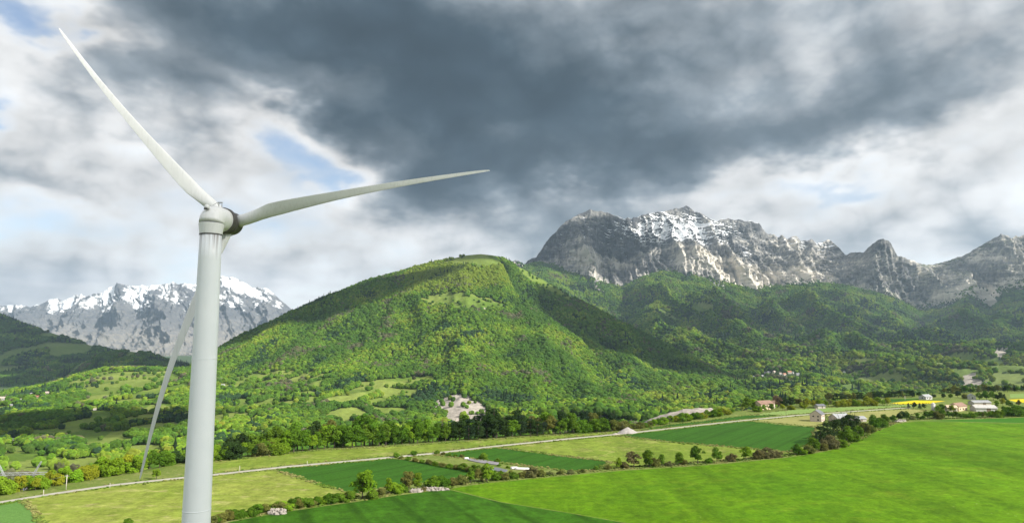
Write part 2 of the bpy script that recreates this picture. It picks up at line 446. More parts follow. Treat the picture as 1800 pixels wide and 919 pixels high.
def build_plateau():
    polys = []
    for k, (nm, pl, mt, lb) in enumerate(FIELDS):
        xy = ROADP if pl is None else P2(pl)
        polys.append(densify([tuple(p) for p in xy], 16))
    pts = []; edges = []
    for pl in polys:
        s0 = len(pts); pts += pl; n = len(pl)
        edges += [(s0 + i, s0 + (i + 1) % n) for i in range(n)]
    # ground points, denser near the viewer
    gp = []
    for ring in range(0, 300):
        r = 60 * 1.022 ** ring
        if r > 1500: break
        for a in np.arange(-0.86, 0.92, 0.016):
            gp.append((r * math.sin(a) + RNG.normal() * r * .003, r * math.cos(a) + RNG.normal() * r * .003))
    for xx in range(-500, 900, 60):
        for yy in range(-400, 60, 60): gp.append((xx + RNG.normal() * 3, yy + RNG.normal() * 3))
    gp = np.array(gp)
    d = poly_dist(gp[:, 0], gp[:, 1], EDGE); ins = in_poly(gp[:, 0], gp[:, 1], EDGE_POLY)
    gp = gp[ins | (d < 190)]
    pts += [tuple(p) for p in gp]
    e_d = densify(EDGE, 12, False)
    pts += e_d
    vs, es, fs, ov, oe, of = delaunay_2d_cdt([Vector(p) for p in pts], edges, [], 0, 0.01)
    V2 = np.array([tuple(v) for v in vs]); T = np.array(fs)
    C = V2[T].mean(1)
    # long skirt triangles outside are dropped
    L = np.max(np.linalg.norm(V2[T] - V2[np.roll(T, 1, 1)], axis=2), axis=1)
    ins = in_poly(C[:, 0], C[:, 1], EDGE_POLY)
    keep = ins | (L < 120)
    T = T[keep]; C = C[keep]
    A = V2[T]; area = (A[:, 1, 0] - A[:, 0, 0]) * (A[:, 2, 1] - A[:, 0, 1]) - (A[:, 1, 1] - A[:, 0, 1]) * (A[:, 2, 0] - A[:, 0, 0])
    T[area < 0] = T[area < 0][:, ::-1]
    V3 = np.column_stack([V2, zt(V2[:, 0], V2[:, 1])])
    owner = np.full(len(T), -1)
    for k in range(len(polys) - 1, -1, -1):
        owner[in_poly(C[:, 0], C[:, 1], polys[k])] = k
    for k in range(-1, len(polys)):
        f = T[owner == k]
        if not len(f): continue
        u, inv = np.unique(f, return_inverse=True)
        nm, mt = ('plateau', M_scrub) if k < 0 else (FIELDS[k][0], FIELDS[k][2])
        o = obj(nm, mesh_np(nm, V3[u], inv.reshape(f.shape), mt))
        tag(o, kind='structure')
build_plateau()

# ------------------------------------------------------------------ far land: lofted sheets between contour lines read off the photograph
def curve(knots, cols, key='py'):
    k = np.array(knots, float)
    return at(cols, np.interp(cols, k[:, 0], k[:, 1]), np.interp(cols, k[:, 0], k[:, 2]))
def loft(curves, cols, rows, smooth=4, back=None):
    R = [curve(c, cols) for c in curves]
    if back: 
        bk = R[-1].copy(); k = (bk[:, 1] + back[0]) / bk[:, 1]
        bk[:, 0] *= k; bk[:, 1] *= k; bk[:, 2] -= back[1]; R.append(bk)
    G = []
    for i in range(len(R) - 1):
        n = rows[i]
        for j in range(n): G.append(R[i] + (R[i + 1] - R[i]) * (j / n))
    G.append(R[-1]); G = np.array(G)
    last = sum(rows[:len(curves) - 1])
    for s in range(smooth):
        H = G.copy(); H[1:-1] = (G[:-2] + 2 * G[1:-1] + G[2:]) / 4
        H[last] = G[last]; G = H
    return G, last
def grid_normals(G):
    du = np.gradient(G, axis=1); dv = np.gradient(G, axis=0)
    n = np.cross(du, dv); n /= np.linalg.norm(n, axis=2)[..., None] + 1e-9
    return n
def sheet(name, G, mat, attrs=None):
    nr, nc = G.shape[:2]
    a = {k: (v.reshape(-1) if v.ndim == 2 else v.reshape(-1, v.shape[-1])) for k, v in (attrs or {}).items()}
    o = obj(name, mesh_np(name, G.reshape(-1, 3), grid_faces(nr, nc), mat, True, a))
    return tag(o, kind='structure')

# wooded ground: grass, leaf litter and bare earth in the proportions painted per vertex
def land_mat(name, grass1, grass2, litter, earth):
    m, q, bs = mat_new(name)
    p = pos(q)
    aw = q.n('ShaderNodeAttribute', attribute_name='wood').outputs['Fac']
    ae = q.n('ShaderNodeAttribute', attribute_name='earth').outputs['Fac']
    af = q.n('ShaderNodeAttribute', attribute_name='fieldtint').outputs['Fac']
    n1 = q.noise(p, 0.006, 5, 0.6); n2 = q.noise(p, 0.06, 5, 0.7)
    gcol = q.ramp(q.m('ADD', q.m('MULTIPLY', n1, 0.3), q.m('MULTIPLY', af, 0.7)), [(0.2, grass1), (0.8, grass2)])
    gcol = q.mix(1.0, gcol, q.ramp(n2, [(0.3, 0.75), (0.7, 1.25)]), 'MULTIPLY')
    lcol = q.mix(1.0, q.ramp(n1, [(0.3, litter), (0.7, tuple(c * 1.35 for c in litter))]), q.ramp(n2, [(0.3, 0.6), (0.7, 1.3)]), 'MULTIPLY')
    c = q.mix(q.ramp(aw, [(0.35, 0.0), (0.65, 1.0)]), gcol, lcol)
    st = q.n('ShaderNodeMapping', i={0: p, 'Scale': (1.0, 1.0, 0.25)}).outputs[0]
    en = q.noise(st, 0.09, 6, 0.7)
    ecol = q.ramp(en, [(0.3, tuple(v * .6 for v in earth)), (0.5, earth), (0.7, tuple(v * 1.25 for v in earth))])
    ev = q.noise(p, 0.035, 6, 0.7, 0.4)
    em = q.ramp(q.m('ADD', q.m('MULTIPLY', ae, 0.92), q.m('MULTIPLY', q.m('SUBTRACT', ev, 0.5), 1.1)), [(0.47, 0.0), (0.58, 1.0)])
    c = q.mix(em, c, ecol)
    q.link(c, bs.inputs['Base Color']); bs.inputs['Specular IOR Level'].default_value = 0.05
    bump(q, bs, n2, 0.5, 6.0)
    return m
M_hill = land_mat('hill_ground', (.085, .145, .020), (.18, .225, .050), (.018, .030, .010), (.34, .305, .265))  # litter colour darkened to deepen the shady gaps between crowns
M_foot = land_mat('foothill_ground', (.085, .14, .028), (.17, .21, .065), (.028, .048, .016), (.33, .30, .26))

def rock_mat(name, r1, r2, r3, veg, s0=0.50, s1=0.55, fine=0.22):
    m, q, bs = mat_new(name)
    p = pos(q)
    sn = q.n('ShaderNodeAttribute', attribute_name='snow').outputs['Fac']
    gv = q.n('ShaderNodeAttribute', attribute_name='veg').outputs['Fac']
    st = q.n('ShaderNodeMapping', i={0: p, 'Rotation': (0.0, 0.32, 0.0), 'Scale': (0.35, 0.35, 2.2)}).outputs[0]
    vt = q.n('ShaderNodeMapping', i={0: p, 'Scale': (1.6, 1.0, 0.22)}).outputs[0]
    n1 = q.noise(st, 0.012, 7, 0.68, 0.4); n2 = q.noise(p, 0.030, 7, 0.7); n3 = q.noise(vt, 0.02, 6, 0.66)
    f = q.m('ADD', q.m('MULTIPLY', n1, 0.35), q.m('ADD', q.m('MULTIPLY', n2, 0.3), q.m('MULTIPLY', n3, 0.35)))
    pl = q.n('ShaderNodeAttribute', attribute_name='pale').outputs['Fac']
    c = q.ramp(q.m('ADD', f, q.m('MULTIPLY', q.m('SUBTRACT', pl, 0.5), 0.22)), [(0.38, r1), (0.5, r2), (0.62, r3)])
    vm = q.ramp(q.m('ADD', gv, q.m('MULTIPLY', q.m('SUBTRACT', n2, 0.5), 0.9)), [(0.5, 0.0), (0.62, 1.0)])
    c = q.mix(vm, c, veg)
    s = q.m('ADD', sn, q.m('MULTIPLY', q.m('SUBTRACT', n1, 0.5), 0.6))
    s = q.m('ADD', s, q.m('MULTIPLY', q.m('SUBTRACT', n2, 0.5), fine))
    sm = q.ramp(s, [(s0, 0.0), (s1, 1.0)])
    c = q.mix(sm, c, (.80, .82, .84))
    q.link(c, bs.inputs['Base Color']); bs.inputs['Specular IOR Level'].default_value = 0.1
    bump(q, bs, q.m('ADD', n2, n3), 0.7, 14.0)
    return m
M_rock = rock_mat('limestone', (.06, .062, .066), (.215, .210, .198), (.58, .54, .47), (.042, .060, .020))
M_rock2 = rock_mat('hazed_rock', (.075, .08, .09), (.13, .13, .132), (.22, .205, .18), (.10, .092, .05), 0.44, 0.66, 0.7)  # cool, low-contrast greys put distance haze into the rock colour

# --- distant snowy range
def snow_range():
    ridge = [(-700, 548), (-300, 535), (-150, 520), (0, 538), (22, 534), (40, 536), (62, 537), (76, 537), (89, 527), (100, 523), (111, 524), (133, 515), (151, 520), (173, 513),
             (187, 505), (207, 499), (222, 501), (244, 500), (267, 501), (287, 501), (304, 493.5), (316, 501), (331, 500), (347, 501), (365, 495), (380, 490), (400, 486),
             (415, 490), (430, 497), (445, 506), (455, 504), (468, 507), (480, 515), (500, 533), (520, 546), (560, 565), (640, 590), (760, 610)]
    fx = np.arange(-700, 761, 3.0); fy = np.interp(fx, *np.array(ridge).T) + 1.2 * fbm(fx / 8, fx * 0 + 1, o=3) - 4.2 * (ridged(fx / 22 + 4, fx * 0 + 2.6, o=3) - .4)
    c3 = [(a, b, 14000) for a, b in zip(fx, fy)]
    c2 = [(-700, 585, 13100), (0, 568, 13100), (150, 562, 13000), (300, 552, 12900), (400, 545, 12900), (480, 560, 13100), (560, 590, 13300), (760, 620, 13400)]
    c1 = [(-700, 622, 12000), (0, 612, 12000), (200, 605, 11700), (350, 608, 11700), (500, 612, 12000), (760, 632, 12200)]
    c0 = [(-700, 650, 10600), (0, 650, 10500), (760, 650, 10600)]
    cols = np.arange(-260, 760, 1.4)
    G, last = loft([c0, c1, c2, c3], cols, [26, 40, 56, 14], 5, (1500, 700))
    t = np.linspace(0, 1, G.shape[0])[:, None]
    x, y, z = G[..., 0], G[..., 1], G[..., 2]
    prof = np.interp(np.arange(G.shape[0]), [0, 26, 66, last, last + 14], [0.4, 1, 1, 0.22, 0.6])[:, None]
    xw = x + 0.9 * z + 190 * fbm(x / 700, y / 700, o=3)
    r = ridged(xw / 980 + 3, (z - .4 * x) / 2600 + 1, o=6, gain=0.6) - 0.38
    n = ridged(x / 260 + 9, y / 420, z / 500, o=4) - 0.4
    G[..., 2] += prof * (330 * r + 60 * n)
    G[..., 1] += prof * (-560 * r - 150 * n)
    N = grid_normals(G)
    alt = (G[..., 2] - 560) / 760
    slope = np.abs(N[..., 2])
    sn = 0.33 + 0.26 * alt + 0.4 * (slope - 0.72) + 0.95 * fbm((x + 1.1 * z) / 150, (z - .5 * x) / 420, y / 700, o=6, gain=.62) - 0.75 * r
    pxx, pyy = project(G)
    sn += 0.18 * np.exp(-((pxx - 400) / 45) ** 2 - ((pyy - 500) / 30) ** 2)
    sn -= 0.55 * sstep(540, 566, pyy)
    vg = 0.15 + 0.5 * sstep(590, 640, pyy) + 0.2 * fbm(x / 800, y / 800, o=3)
    sheet('snowy_mountain', G, M_rock2, {'snow': sn, 'veg': vg, 'pale': 0.25 + 0.5 * sstep(545, 600, pyy) + 0.5 * fbm(x / 500, z / 300, o=3)})
snow_range()

# --- dark wooded hills on the left, beyond the valley
def left_hills():
    specs = [
        ('wooded_hill', [(-900, 470, 5600), (-400, 520, 5600), (-150, 530, 5600), (0, 553, 5600), (50, 573, 5500), (100, 588, 5400), (150, 604, 5300), (200, 618, 5200), (260, 628, 5100), (340, 645, 5000), (430, 660, 4900)],
         [(-900, 620, 4500), (0, 640, 4500), (200, 655, 4500), (430, 670, 4600)], [(-900, 700, 3500), (0, 712, 3400), (430, 700, 3500)]),
        ('wooded_hill', [(60, 690, 3900), (110, 655, 3900), (150, 634, 3900), (185, 622, 3900), (230, 618, 3900), (262, 622, 3900), (300, 636, 3900), (340, 652, 3900), (420, 690, 3900)],
         [(60, 705, 3500), (230, 650, 3500), (420, 700, 3500)], [(60, 720, 3050), (230, 690, 3050), (420, 710, 3050)]),
    ]
    out = []
    for nm, rg, md, bs in specs:
        cols = np.arange(rg[0][0], rg[-1][0] + 1, 2.5)
        G, last = loft([bs, md, rg], cols, [24, 24, 8], 5, (900, 330))
        x, y = G[..., 0], G[..., 1]
        prof = np.interp(np.arange(G.shape[0]), [0, 10, 30, last, G.shape[0]], [1, 1, 1, 0.12, 0.4])[:, None]
        G[..., 2] += prof * (70 * (ridged(x / 900 + 1, y / 1300 + 4, o=4) - 0.4) + 12 * fbm(x / 120, y / 120, o=4))
        wd = 0.55 + 0.9 * fbm(x / 260, y / 520, o=3)
        sheet(nm, G, M_foot, {'wood': wd, 'earth': np.zeros_like(wd), 'fieldtint': 0.3 + 0.4 * fbm(x / 200, y / 200, o=2)})
        out.append((G, last, wd))
    return out
LEFT = left_hills()

# --- the round green hill with the bocage at its foot
HILL_RIDGE = [(-700, 730, 2500), (-400, 716, 2500), (0, 691, 2400), (60, 684, 2400), (110, 668, 2400), (180, 650, 2450), (230, 647, 2450), (300, 650, 2450), (330, 648, 2450), (350, 635, 2500),
              (383, 614, 2600), (430, 586, 2700), (480, 565, 2800), (520, 545, 2850), (560, 528, 2900), (600, 512, 2900), (640, 495, 2950), (670, 487, 2950), (700, 480, 3000),
              (730, 470, 3000), (760, 462, 3000), (790, 455, 3000), (820, 448.5, 3000), (845, 446.5, 3000), (866, 449, 2990), (880, 460, 2940), (892, 490, 2850), (905, 518, 2750), (937, 542, 2600),
              (992, 579, 2400), (1022, 601, 2300), (1059, 646, 2150), (1110, 692, 1950), (1160, 716, 1800), (1230, 735, 1700)]
HK = [
    [(-700, 880, 620), (0, 856, 640), (200, 848, 640), (400, 828, 660), (600, 806, 700), (800, 790, 760), (1000, 774, 850), (1230, 752, 950)],
    [(-700, 800, 1100), (0, 770, 1150), (200, 765, 1150), (400, 745, 1200), (600, 735, 1250), (800, 737, 1250), (1000, 739, 1300), (1230, 741, 1300)],
    [(-700, 745, 1600), (0, 715, 1600), (200, 700, 1600), (400, 690, 1700), (600, 690, 1650), (740, 693, 1560), (810, 690, 1520), (900, 695, 1600), (1000, 705, 1600), (1100, 715, 1550), (1230, 737, 1500)],
    [(-700, 738, 2100), (0, 700, 2000), (110, 680, 2000), (200, 668, 2050), (330, 662, 2100), (400, 660, 2100), (600, 640, 2050), (800, 625, 2000), (900, 620, 1980), (1000, 650, 1900), (1100, 698, 1800), (1230, 736, 1620)],
    [(-700, 734, 2300), (0, 696, 2200), (110, 672, 2200), (200, 656, 2250), (330, 655, 2250), (383, 635, 2350), (500, 590, 2500), (600, 560, 2500), (800, 540, 2450), (900, 570, 2350), (1000, 615, 2150), (1060, 665, 2000), (1110, 705, 1880), (1230, 735, 1660)],
    HILL_RIDGE]
BOCAGE = [
    [(0, 782), (30, 778), (75, 795), (130, 808), (180, 812), (185, 822), (130, 832), (60, 815), (0, 815)],
    [(20, 757), (110, 752), (200, 757), (230, 765), (190, 790), (140, 775), (60, 770)],
    [(105, 676), (180, 653), (300, 652), (330, 668), (260, 680), (140, 688)], [(148, 722), (190, 720), (205, 735), (170, 743)],
    [(380, 782), (440, 768), (455, 775), (420, 792)], [(595, 729), (638, 749), (600, 754)], [(600, 692), (660, 667), (760, 660), (765, 672), (700, 678), (650, 700), (610, 706)],
    [(180, 790), (270, 783), (300, 795), (240, 806)], [(385, 715), (470, 705), (560, 705), (550, 715), (400, 722)], [(385, 668), (450, 655), (470, 660), (420, 672)],
    [(120, 688), (230, 690), (330, 672), (340, 682), (240, 700), (160, 697)], [(430, 735), (462, 728), (465, 740), (438, 752)], [(230, 715), (290, 708), (330, 712), (270, 722)],
    [(0, 815), (60, 818), (130, 835), (60, 845), (0, 840)], [(640, 705), (700, 690), (745, 688), (700, 700), (655, 716)],
]
MEADOW_HILL = [(722, 530), (760, 520), (800, 512), (832, 519), (870, 527), (893, 541), (850, 545), (800, 541), (760, 536)]
SUMMIT = [(770, 464), (800, 452), (845, 440), (880, 444), (890, 462), (862, 470), (820, 468)]
SCAR = [(755, 706), (775, 699), (800, 690), (825, 698), (855, 712), (885, 738), (874, 748), (800, 756), (785, 745), (775, 728)]
def voronoi_cells(x, y, size, seed=1):
    """nearest and second nearest jittered cell centre: cell id, distance to the border"""
    gx = x / size; gy = y / size
    ix = np.floor(gx); iy = np.floor(gy)
    d1 = np.full(x.shape, 1e9); d2 = np.full(x.shape, 1e9); cid = np.zeros(x.shape)
    for i in (-1, 0, 1):
        for j in (-1, 0, 1):
            a = ix + i; b = iy + j
            h = np.abs(np.sin(a * 127.1 + b * 311.7 + seed) * 43758.5453) % 1.0
            h2 = np.abs(np.sin(a * 269.5 + b * 183.3 + seed) * 43758.5453) % 1.0
            d = np.hypot(a + h - gx, b + h2 - gy)
            nearer = d < d1
            d2 = np.where(nearer, d1, np.minimum(d2, d)); cid = np.where(nearer, (h * 7.13 + h2 * 3.7) % 1.0, cid); d1 = np.where(nearer, d, d1)
    return cid, (d2 - d1) * size / 2
def bocage_state(X, Y, px, py):
    """wood 0..1, field tint, open?  for the country at the foot of the hill"""
    wx = X + 25 * fbm(X / 120, Y / 120, o=2); wy = Y + 45 * fbm(X / 130 + 7, Y / 130, o=2)
    cid, bd = voronoi_cells(wx, wy * 0.75, 92)
    zone = sstep(636, 668, py + 9 * fbm(X / 130, Y / 130, o=2)) * sstep(790, 690, px + 40 * fbm(X / 200, Y / 200 + 3, o=2) - 0.0 * py)
    inf = np.zeros(X.shape, bool)
    jx = px + 3 * fbm(X / 25, Y / 25, o=2); jy = py + 2.0 * fbm(X / 25 + 9, Y / 25, o=2)
    for pl in BOCAGE: inf |= in_poly(jx, jy, pl)
    open_c = (cid > 0.40) & (bd > 7)
    openf = (open_c & (zone > 0.5)) | inf
    return openf, cid
def hill_wood(X, Y, Z):
    px, py = project(np.stack([X, Y, Z], -1))
    openf, cid = bocage_state(X, Y, px, py)
    jx = px + 18 * fbm(X / 30, Y / 30, Z / 30, o=4); jy = py + 12 * fbm(X / 30 + 5, Y / 30, Z / 30, o=3)
    openf = openf | in_poly(jx, jy, MEADOW_HILL) | in_poly(jx, jy, SUMMIT)
    scar = in_poly(jx, jy, SCAR)
    for (a, b, rx, ry) in ((856, 545, 10, 2.5), (864, 603, 14, 3), (797, 612, 12, 2.5), (1055, 697, 6, 2)):
        scar |= ((jx - a) / rx) ** 2 + ((jy - b) / ry) ** 2 < 1
    return openf, scar, cid
def main_hill():
    cols = np.arange(-700, 1230, 3.0)
    G, last = loft(HK, cols, [40, 40, 44, 40, 44, 10], 10, (700, 260))
    x, y = G[..., 0].copy(), G[..., 1].copy()
    idx = np.arange(G.shape[0])
    prof = np.interp(idx, [0, 60, 100, 140, 185, last, G.shape[0]], [0.3, 0.35, 0.6, 1, 1, 0.05, 0.4])[:, None]
    px, py = project(G)
    side = sstep(330, 520, px)
    G[..., 2] += prof * side * (74 * (ridged(x / 380 + 2.2, y / 1100 + 0.4, o=4) - 0.45)) + 5 * np.minimum(1, prof * 2) * fbm(x / 70, y / 70, o=3)
    G[..., 2] += prof * (1 - side) * 14 * fbm(x / 260, y / 260, o=3)
    openf, scar, cid = hill_wood(G[..., 0], G[..., 1], G[..., 2])
    er = 22 * ridged(x / 30, y / 160, G[..., 2] / 130, o=4)
    G[..., 1] += np.where(scar, er, 0)
    wd = np.where(openf, 0.0, 1.0)
    sheet('green_hill', G, M_hill, {'wood': wd, 'earth': np.where(scar, 1.0, 0.0), 'fieldtint': cid})
    return G, last
HILL, HILL_LAST = main_hill()

# --- the spur behind it
def spur():
    rg = [(820, 470, 3150), (860, 452, 3150), (885, 456, 3150), (905, 466, 3200), (925, 476, 3250), (948, 489, 3250), (980, 507, 3200), (1011, 525, 3150), (1080, 560, 3000), (1150, 597, 2850), (1220, 632, 2650), (1290, 666, 2450), (1350, 690, 2300), (1430, 712, 2150)]
    md = [(820, 560, 2800), (905, 545, 2800), (1011, 595, 2700), (1080, 622, 2600), (1150, 648, 2450), (1220, 670, 2300), (1290, 692, 2150), (1430, 720, 2000)]
    bs = [(820, 700, 2000), (905, 690, 2000), (1011, 690, 2000), (1080, 700, 1900), (1150, 708, 1800), (1220, 712, 1700), (1290, 716, 1650), (1430, 722, 1600)]
    cols = np.arange(820, 1430, 3.0)
    G, last = loft([bs, md, rg], cols, [44, 44, 10], 8, (800, 300))
    x, y = G[..., 0].copy(), G[..., 1].copy()
    prof = np.interp(np.arange(G.shape[0]), [0, 20, 70, last, G.shape[0]], [0.5, 1, 1, 0.05, 0.4])[:, None]
    G[..., 2] += prof * (60 * (ridged(x / 380 + 8, y / 800 + x / 900, o=4) - 0.42) + 5 * fbm(x / 70, y / 70, o=3))
    px, py = project(G)
    openf = in_poly(px + 3 * fbm(x / 50, y / 50, o=2), py, [(905, 462), (960, 488), (1015, 522), (1000, 530), (950, 506), (915, 484)])
    sheet('green_hill', G, M_hill, {'wood': np.where(openf, 0.0, 1.0), 'earth': np.zeros(px.shape), 'fieldtint': 0.4 + 0.3 * fbm(x / 90, y / 90, o=2)})
    return G, last, openf
SPUR, SPUR_LAST, SPUR_OPEN = spur()

# --- limestone massif and its wooded foothills
RIDGE = [(860, 480), (890, 468), (905, 461), (912, 460), (920, 468), (928, 458), (935, 453), (943, 452), (950, 440), (962, 422), (985, 397), (1010, 380), (1024, 373), (1037, 369), (1060, 371), (1080, 378), (1100, 384), (1115, 382), (1140, 375), (1170, 370),
         (1190, 366), (1207, 360.5), (1222, 371), (1240, 380), (1262, 388), (1272, 384), (1280, 383), (1292, 385), (1300, 383), (1312, 389), (1320, 387), (1335, 391), (1345, 405), (1352, 411), (1360, 412), (1368, 418), (1375, 414), (1383, 421), (1393, 416), (1400, 416),
         (1408, 424), (1418, 424), (1428, 420), (1437, 427), (1450, 424), (1457, 421), (1470, 428), (1480, 439), (1490, 446), (1500, 443), (1520, 443), (1527, 436), (1535, 427), (1545, 420), (1553, 418), (1560, 421), (1568, 427), (1574, 438), (1580, 449), (1590, 452), (1600, 455), (1620, 465), (1640, 466),
         (1660, 459), (1676, 456), (1690, 450), (1710, 440), (1735, 425), (1748, 417), (1760, 412), (1771, 413), (1780, 417), (1800, 412), (1850, 402), (1930, 395), (2050, 420), (2200, 440), (2400, 470)]
def ridgeY(px):
    return np.interp(px, [860, 1037, 1207, 1345, 1460, 1490, 1552, 1600, 1640, 1760, 2400], [6000, 6500, 7000, 7100, 7200, 6700, 6100, 6250, 6500, 6000, 6000])
BASEP = [(860, 486), (905, 470), (950, 463), (1000, 481), (1050, 496), (1095, 508), (1130, 490), (1165, 479), (1210, 484), (1250, 492), (1290, 502), (1330, 513), (1380, 506), (1450, 501), (1500, 507), (1545, 517), (1590, 536), (1622, 551), (1660, 546), (1700, 524), (1740, 545), (1765, 520), (1800, 512), (2000, 510), (2400, 520)]
def baseY(px):
    return np.interp(px, [860, 1037, 1207, 1345, 1460, 1552, 1640, 1760, 2400], [5850, 5900, 6050, 6050, 5950, 5650, 5850, 5600, 5600])
def massif():
    cols = np.concatenate([np.arange(860, 1860, 1.3), np.arange(1860, 2400, 4.0)])
    rp = np.interp(cols, *np.array(RIDGE).T); bp = np.interp(cols, *np.array(BASEP).T)
    rp = rp + 1.6 * fbm(cols / 9, cols * 0 + 3, o=4) - 3.2 * (ridged(cols / 17 + 2, cols * 0 + 8.3, o=3) - .4)
    rY = ridgeY(cols); bY = baseY(cols)
    # cliff top: the shelf between the snowy upper slope and the wall below
    f = np.interp(cols, [860, 960, 1037, 1150, 1207, 1300, 1400, 1490, 1552, 1640, 1760, 2400], [.5, .35, .42, .45, .44, .40, .34, .25, .12, .3, .2, .3])
    wp = rp + (bp - rp) * (1 - f); wY = bY + (rY - bY) * 0.30
    up = rp + (bp - rp) * 0.36; uY = bY + (rY - bY) * 0.62
    R = [at(cols, bp + 14, bY - 230), at(cols, bp, bY), at(cols, wp, wY), at(cols, up, uY), at(cols, rp, rY)]
    bk = R[-1].copy(); k = (bk[:, 1] + 900) / bk[:, 1]; bk[:, 0] *= k; bk[:, 1] *= k; bk[:, 2] -= 650; R.append(bk)
    rows = [14, 74, 68, 68, 12]
    G = []
    for i in range(5):
        for j in range(rows[i]): G.append(R[i] + (R[i + 1] - R[i]) * (j / rows[i]))
    G.append(R[-1]); G = np.array(G); last = sum(rows[:4])
    for s in range(3):
        H = G.copy(); H[1:-1] = (G[:-2] + 2 * G[1:-1] + G[2:]) / 4; H[last] = G[last]; G = H
    x, y, z = G[..., 0].copy(), G[..., 1].copy(), G[..., 2].copy()
    prof = np.interp(np.arange(G.shape[0]), [0, 14, 56, 90, 156, 200, last, G.shape[0]], [0.1, 0.55, 1.0, 0.95, 0.85, 0.6, 0.12, 0.5])[:, None]
    # buttresses and gullies down the face, tilted beds across it
    xw = x + 60 * fbm(x / 220, z / 260, y / 400, o=3)
    but = ridged(xw / 400 + 0.6, z / 2600 + 2, y / 2600, o=2) - 0.45
    rib = ridged(xw / 95 + 7, z / 620, y / 900, o=4, gain=0.6) - 0.42
    fine = ridged(xw / 30 + 4, z / 110, y / 120, o=3, gain=0.65) - 0.4
    zz = z + 0.30 * x + 45 * fbm(x / 300, y / 300, o=2)
    bed = np.abs(((zz / 78) % 1.0) - 0.5) * 2
    bed2 = np.abs(((zz / 31) % 1.0) - 0.5) * 2
    upper = sstep(75, 110, np.arange(G.shape[0]))[:, None]
    G[..., 1] -= prof * (300 * but + 125 * rib + 30 * fine + 20 * (bed - .5) + 10 * (bed2 - .5))
    G[..., 2] += prof * (60 * but + 26 * rib + 12 * fine + upper * 14 * (bed2 - .5))
    N = grid_normals(G); nz = np.abs(N[..., 2])
    px, py = project(G)
    sn = -0.35 + 0.55 * sstep(84, 142, np.arange(G.shape[0]))[:, None] + 0.9 * (nz - 0.55) + 0.30 * (0.5 - bed) + 0.22 * fbm(x / 260, z / 120 + x / 500, o=3) - 0.65 * np.maximum(rib, -.3) + 0.24 * fbm(x / 90, (z + .35 * x) / 38, o=3)
    hz = (0.95 * np.exp(-((px - 1195) / 75) ** 2 - ((py - 405) / 32) ** 2) + 0.42 * np.exp(-((px - 1090) / 60) ** 2 - ((py - 402) / 26) ** 2)
          + 0.35 * np.exp(-((px - 1300) / 60) ** 2 - ((py - 395) / 15) ** 2) + 0.45 * np.exp(-((px - 1310) / 14) ** 2 - ((py - 445) / 10) ** 2) + 0.25 * np.exp(-((px - 1110) / 18) ** 2 - ((py - 450) / 12) ** 2)
          + 0.3 * np.exp(-((px - 1440) / 40) ** 2 - ((py - 428) / 12) ** 2))
    sn = sn + hz - 0.25
    sn[:, cols > 1490] -= 0.7
    vg = -0.1 + 0.8 * (nz - 0.5) + 0.45 * sstep(1460, 1520, px) + 0.35 * fbm(x / 180, z / 120, y / 200, o=3) - 0.25 * (nz < 0.45) + 0.5 * sstep(-14, -2, py - np.interp(px, *np.array(BASEP).T))
    rowi = np.arange(G.shape[0])[:, None]
    wall_ = sstep(6, 22, rowi) * sstep(112, 84, rowi)
    pale = 0.20 + 0.60 * wall_ + 0.75 * fbm(x / 210 + 5, z / 170, y / 260, o=3) + 0.34 * sstep(1200, 1320, px) - 0.35 * np.maximum(-but, 0) * 2  # right-hand cliffs painted lighter as if sunlit; gullies coloured darker
    sheet('limestone_massif', G, M_rock, {'snow': sn, 'veg': vg, 'pale': pale})
    return G, last, vg
MASSIF, MASSIF_LAST, MASSIF_VEG = massif()

CLEAR2 = [[(1213, 541), (1225, 531), (1245, 530), (1258, 538), (1250, 547), (1225, 549)], [(1150, 540), (1165, 545), (1195, 560), (1200, 568), (1170, 556)],
          [(1345, 530), (1362, 545), (1366, 556), (1350, 545)], [(1350, 560), (1375, 570), (1400, 585), (1380, 583)], [(1655, 628), (1690, 618), (1720, 622), (1700, 632)],
          [(1590, 640), (1610, 640), (1618, 652), (1596, 655)], [(1470, 680), (1500, 672), (1520, 684), (1490, 690)], [(1560, 665), (1600, 658), (1610, 668), (1570, 676)]]
def foot_open(X, Y, Z):
    px, py = project(np.stack([X, Y, Z], -1))
    jx = px + 4 * fbm(X / 60, Y / 60, o=2); jy = py + 2.5 * fbm(X / 60 + 5, Y / 60, o=2)
    o = np.zeros(X.shape, bool)
    for pl in CLEAR2: o |= in_poly(jx, jy, pl)
    cid, bd = voronoi_cells(X + 40 * fbm(X / 200, Y / 200, o=2), Y * 0.6 + 40 * fbm(X / 200 + 3, Y / 200, o=2), 120, 5)
    low = sstep(618, 640, py) * sstep(1380, 1520, px)
    thr = 0.60 - 0.42 * sstep(1560, 1660, px - 1.2 * np.abs(py - 650)) 
    o |= (cid > thr) & (bd > 9) & (low > 0.5)
    scar = in_poly(jx, jy, [(1690, 662), (1712, 655), (1722, 668), (1740, 672), (1715, 682), (1690, 680)]) | in_poly(jx, jy, [(1748, 612), (1775, 612), (1765, 628), (1752, 630)])
    return o, scar, cid
